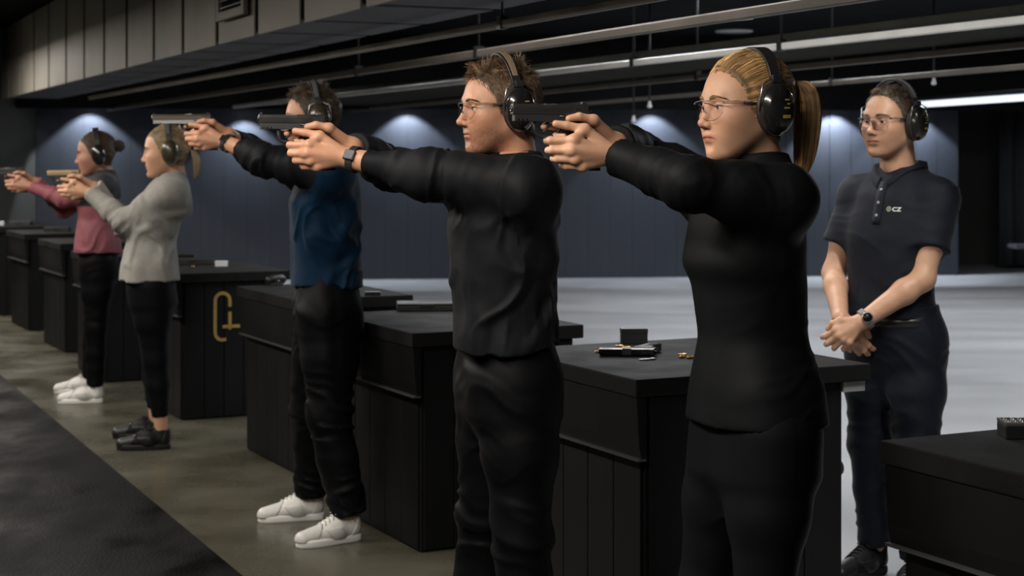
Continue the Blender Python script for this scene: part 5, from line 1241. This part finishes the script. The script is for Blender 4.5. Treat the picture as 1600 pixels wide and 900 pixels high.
# ================================================================== things on the benches
def on_bench(i, u, v): return bench_pt(T[i][1], u, v)
def unbench(i, px, py):
    """bench-top coordinates of a picture point on bench i's top"""
    Y = F*(H-TOPZ)/(py-HOR); q = P(px, py, Y); d = q-T[i][1]; return d.dot(E), d.dot(D)
def box_thing(name, i, u, v, rz, size, mt, label, cat, lid=None, group=None):
    r = empty(name, on_bench(i, u, v), RZ+rz); tag(r, label, cat, group); x, y, z = size
    if lid:
        m = MB(); m.box((-x/2, -y/2, 0), (x/2, y/2, z*.68)); m.build('case_base', mt, r, bev=.003)
        m = MB(); m.box((-x/2, -y/2, z*.70), (x/2, y/2, z)); m.build('case_lid', mt, r, bev=.004)
        m = MB(); m.box((-x*.12, -y/2-.004, z*.45), (x*.12, -y/2, z*.85)); m.build('latch', lid, r, bev=.001)
    else:
        m = MB(); m.box((-x/2, -y/2, 0), (x/2, y/2, z)); m.build('carton', mt, r, bev=.002)
        m = MB(); m.box((-x/2-.0008, -y/2-.0008, z*.72), (x/2+.0008, y/2+.0008, z+.0008)); m.build('carton_flap', mt, r, bev=.0015)
    return r
def cartridge_mesh():
    m = MB(); m.lathe([(.0048, 0), (.0048, .0012), (.0042, .0018), (.0048, .003), (.0047, .019)], n=12); a = m.mesh('case'); a.materials.append(M_brass)
    m = MB(); m.lathe([(.0045, .0185), (.0044, .022), (.0036, .026), (.0022, .0285), (.0006, .0295)], n=12); b = m.mesh('bullet'); b.materials.append(M_copper)
    return a, b
CM = cartridge_mesh()
def cartridge(loc, rz, label, lying=True, group='loose cartridges on the bench of the woman in front', pale=False):
    r = empty('cartridge', loc); tag(r, label, 'cartridge', group)
    r.rotation_euler = (0, math.pi/2, rz) if lying else (0, 0, rz)
    if lying: r.location = (loc[0], loc[1], loc[2]+.0048)
    for nm_, me_ in (('case', CM[0]), ('bullet', CM[1])):
        o = link(nm_, me_, None, r)
        if pale: o.material_slots[0].link = 'OBJECT'; o.material_slots[0].material = M_steelg
# bench 2: pistol lying on its side, brass, box on edge
u, v = unbench(2, 985, 556)
q = on_bench(2, u, v)
th = RZ+math.radians(150); fw = Vector((math.cos(th), math.sin(th), 0)); up = Vector((-math.sin(th), math.cos(th), 0))
pistol(frame_matrix(q+Vector((0, 0, .0152))-fw*.08, fw, up.cross(fw), up, 1.0), 'black pistol lying on its side on the bench behind the woman in front', cat_group='pistol on bench')
for px, py, a, lab in ((936, 549, .4, 'brass cartridge at the left end of the lying pistol'), (941, 552, 2.2, 'second brass cartridge at the left end of the lying pistol'), (973, 543, 2.9, 'brass cartridge behind the middle of the lying pistol'),
                       (984, 545, 2.95, 'brass cartridge behind the rear of the lying pistol'), (1062, 560, .2, 'brass cartridge beside the hip of the woman in front'), (1074, 561, .1, 'brass cartridge touching the outline of the woman in front'), (1072, 556, 2.8, 'brass cartridge farthest right on the open part of the bench')):
    u, v = unbench(2, px, py); cartridge(on_bench(2, u, v), RZ+a, lab)
# loose trigger ring: small steel snap hook
u, v = unbench(2, 1007, 563); q = on_bench(2, u, v); r = empty('snap_hook', q, RZ); tag(r, 'small bright steel snap hook in front of the lying pistol', 'hook')
m = MB(); m.tube([(.018*math.cos(a), .011*math.sin(a), .003) for a in np.linspace(0, 2*math.pi, 17)[:-1]], .0026, 6, closed=True); m.build('ring', M_steel, r)
m = MB(); m.tube([(.016, 0, .003), (.032, -.004, .004), (.040, -.006, .004)], [.003, .004, .003], 6); m.build('swivel', M_steel, r)
u, v = unbench(2, 993, 537); box_thing('ammunition_box', 2, u, v+.012, -.42, (.095, .05, .055), M_case, 'small black box standing at the back edge of the bench with brass', 'box')
# bench 3
u, v = unbench(3, 664, 485); box_thing('pistol_case', 3, u+.02, v+.03, -.36, (.26, .16, .034), M_case, 'flat black case on the bench right of the man in blue', 'case', lid=M_blackmetal)
u, v = unbench(3, 690, 470); tr = empty('cartridge_tray', on_bench(3, min(u, .62), min(v+.02, .70)), RZ-.36); tag(tr, 'black tray of brass cartridges behind the flat case', 'tray')
m = MB(); m.box((-.05, -.03, 0), (.05, .03, .022)); m.build('tray_body', M_case, tr, bev=.002)
for k in range(7):
    for j in range(3):
        wl_ = Matrix.LocRotScale(tr.location, tr.rotation_euler, None) @ Vector((-.042+k*.014, -.018+j*.018, .0215)); cartridge(wl_, 0, 'brass cartridge standing in the black tray behind the flat case', False, 'cartridges in the tray')
# bench 4: rounded black pouch and a little box
u, v = unbench(4, 431, 444); r = empty('pouch', on_bench(4, max(u, .05), v), RZ+.2); tag(r, 'rounded black pouch on the bench left of the man in blue', 'pouch')
S = Sdf([Cap((-.035, 0, .022), (.035, 0, .022), .024, .024, k=.01), Ell((0, 0, .030), (.045, .030, .020), k=.012), Half((0, 0, 0), (0, 0, -1))]); vs, qd = polygonize(S, .004); link('pouch_body', to_mesh('pouch', vs, qd), M_case, r)
m = MB(); m.box((-.02, -.031, .010), (.02, -.022, .030)); m.build('flap', M_gunp, r, bev=.003); m = MB(); m.lathe([(.005, 0), (.004, -.003)], c=(0, -.031, .02), ax=1, n=10); m.build('snap', M_steel, r)
u, v = unbench(4, 592, 462); box_thing('ammunition_box', 4, u-.02, v+.03, -.4, (.075, .05, .018), M_case, 'thin black box on the bench right of the man in blue shirt', 'box')
# bench 5
u, v = unbench(5, 346, 416); box_thing('carton', 5, u, v, -.35, (.075, .045, .032), M_paper, 'small white carton on the bench with the gold emblem', 'carton')
u, v = unbench(5, 306, 413); box_thing('pistol_case', 5, u, v+.05, -.35, (.24, .17, .035), M_case, 'flat black case left of the small white carton', 'case', lid=M_blackmetal)
u, v = unbench(5, 296, 417); cartridge(on_bench(5, u, v-.03), .3, 'brass cartridge on the bench with the gold emblem', group='single cartridge')
# far benches
for i, px, py, lab in ((7, 88, 371, 'flat black case on the bench left of the pink shirted woman'), (8, 60, 359, 'flat black case on the bench second from the left edge'), (9, 30, 350, 'flat black case on the farthest bench')):
    u, v = unbench(i, px, py); box_thing('pistol_case', i, .32, .40, -.35, (.22, .16, .04), M_case, lab, 'case', lid=M_blackmetal)
u, v = unbench(9, 5, 352); box_thing('carton', 9, .12, .35, .2, (.06, .045, .04), M_paper, 'small pale carton on the farthest bench', 'carton')
# bench 1: ammunition case with a row of pale cartridge tips
u, v = unbench(1, 1605, 688)
r = empty('ammunition_case', on_bench(1, u+.07, v+.02), RZ-.50); tag(r, 'open black ammunition case with pale cartridge tips on the nearest bench', 'case')
x, y, z = .20, .085, .040
m = MB(); m.box((-x/2, -y/2, 0), (x/2, y/2, z*.8)); m.build('case_base', M_case, r, bev=.003)
m = MB()
for lo, hi in (((-x/2, -y/2, z*.8), (x/2, -y/2+.006, z)), ((-x/2, y/2-.006, z*.8), (x/2, y/2, z)), ((-x/2, -y/2+.006, z*.8), (-x/2+.006, y/2-.006, z)), ((x/2-.006, -y/2+.006, z*.8), (x/2, y/2-.006, z))): m.box(lo, hi)
m.build('case_rim', mat('worn_rim', (.10, .10, .10), .4), r, bev=.001)
for k in range(11):
    for j in range(4):
        wl_ = Matrix.LocRotScale(r.location, r.rotation_euler, None) @ Vector((-.085+k*.017, -.03+j*.02, z*.8-.0195))
        if 800+F*wl_.x/wl_.y < 1606: cartridge(wl_, 0, 'pale cartridge standing in the open ammunition case', False, 'cartridges in the open case', pale=True)
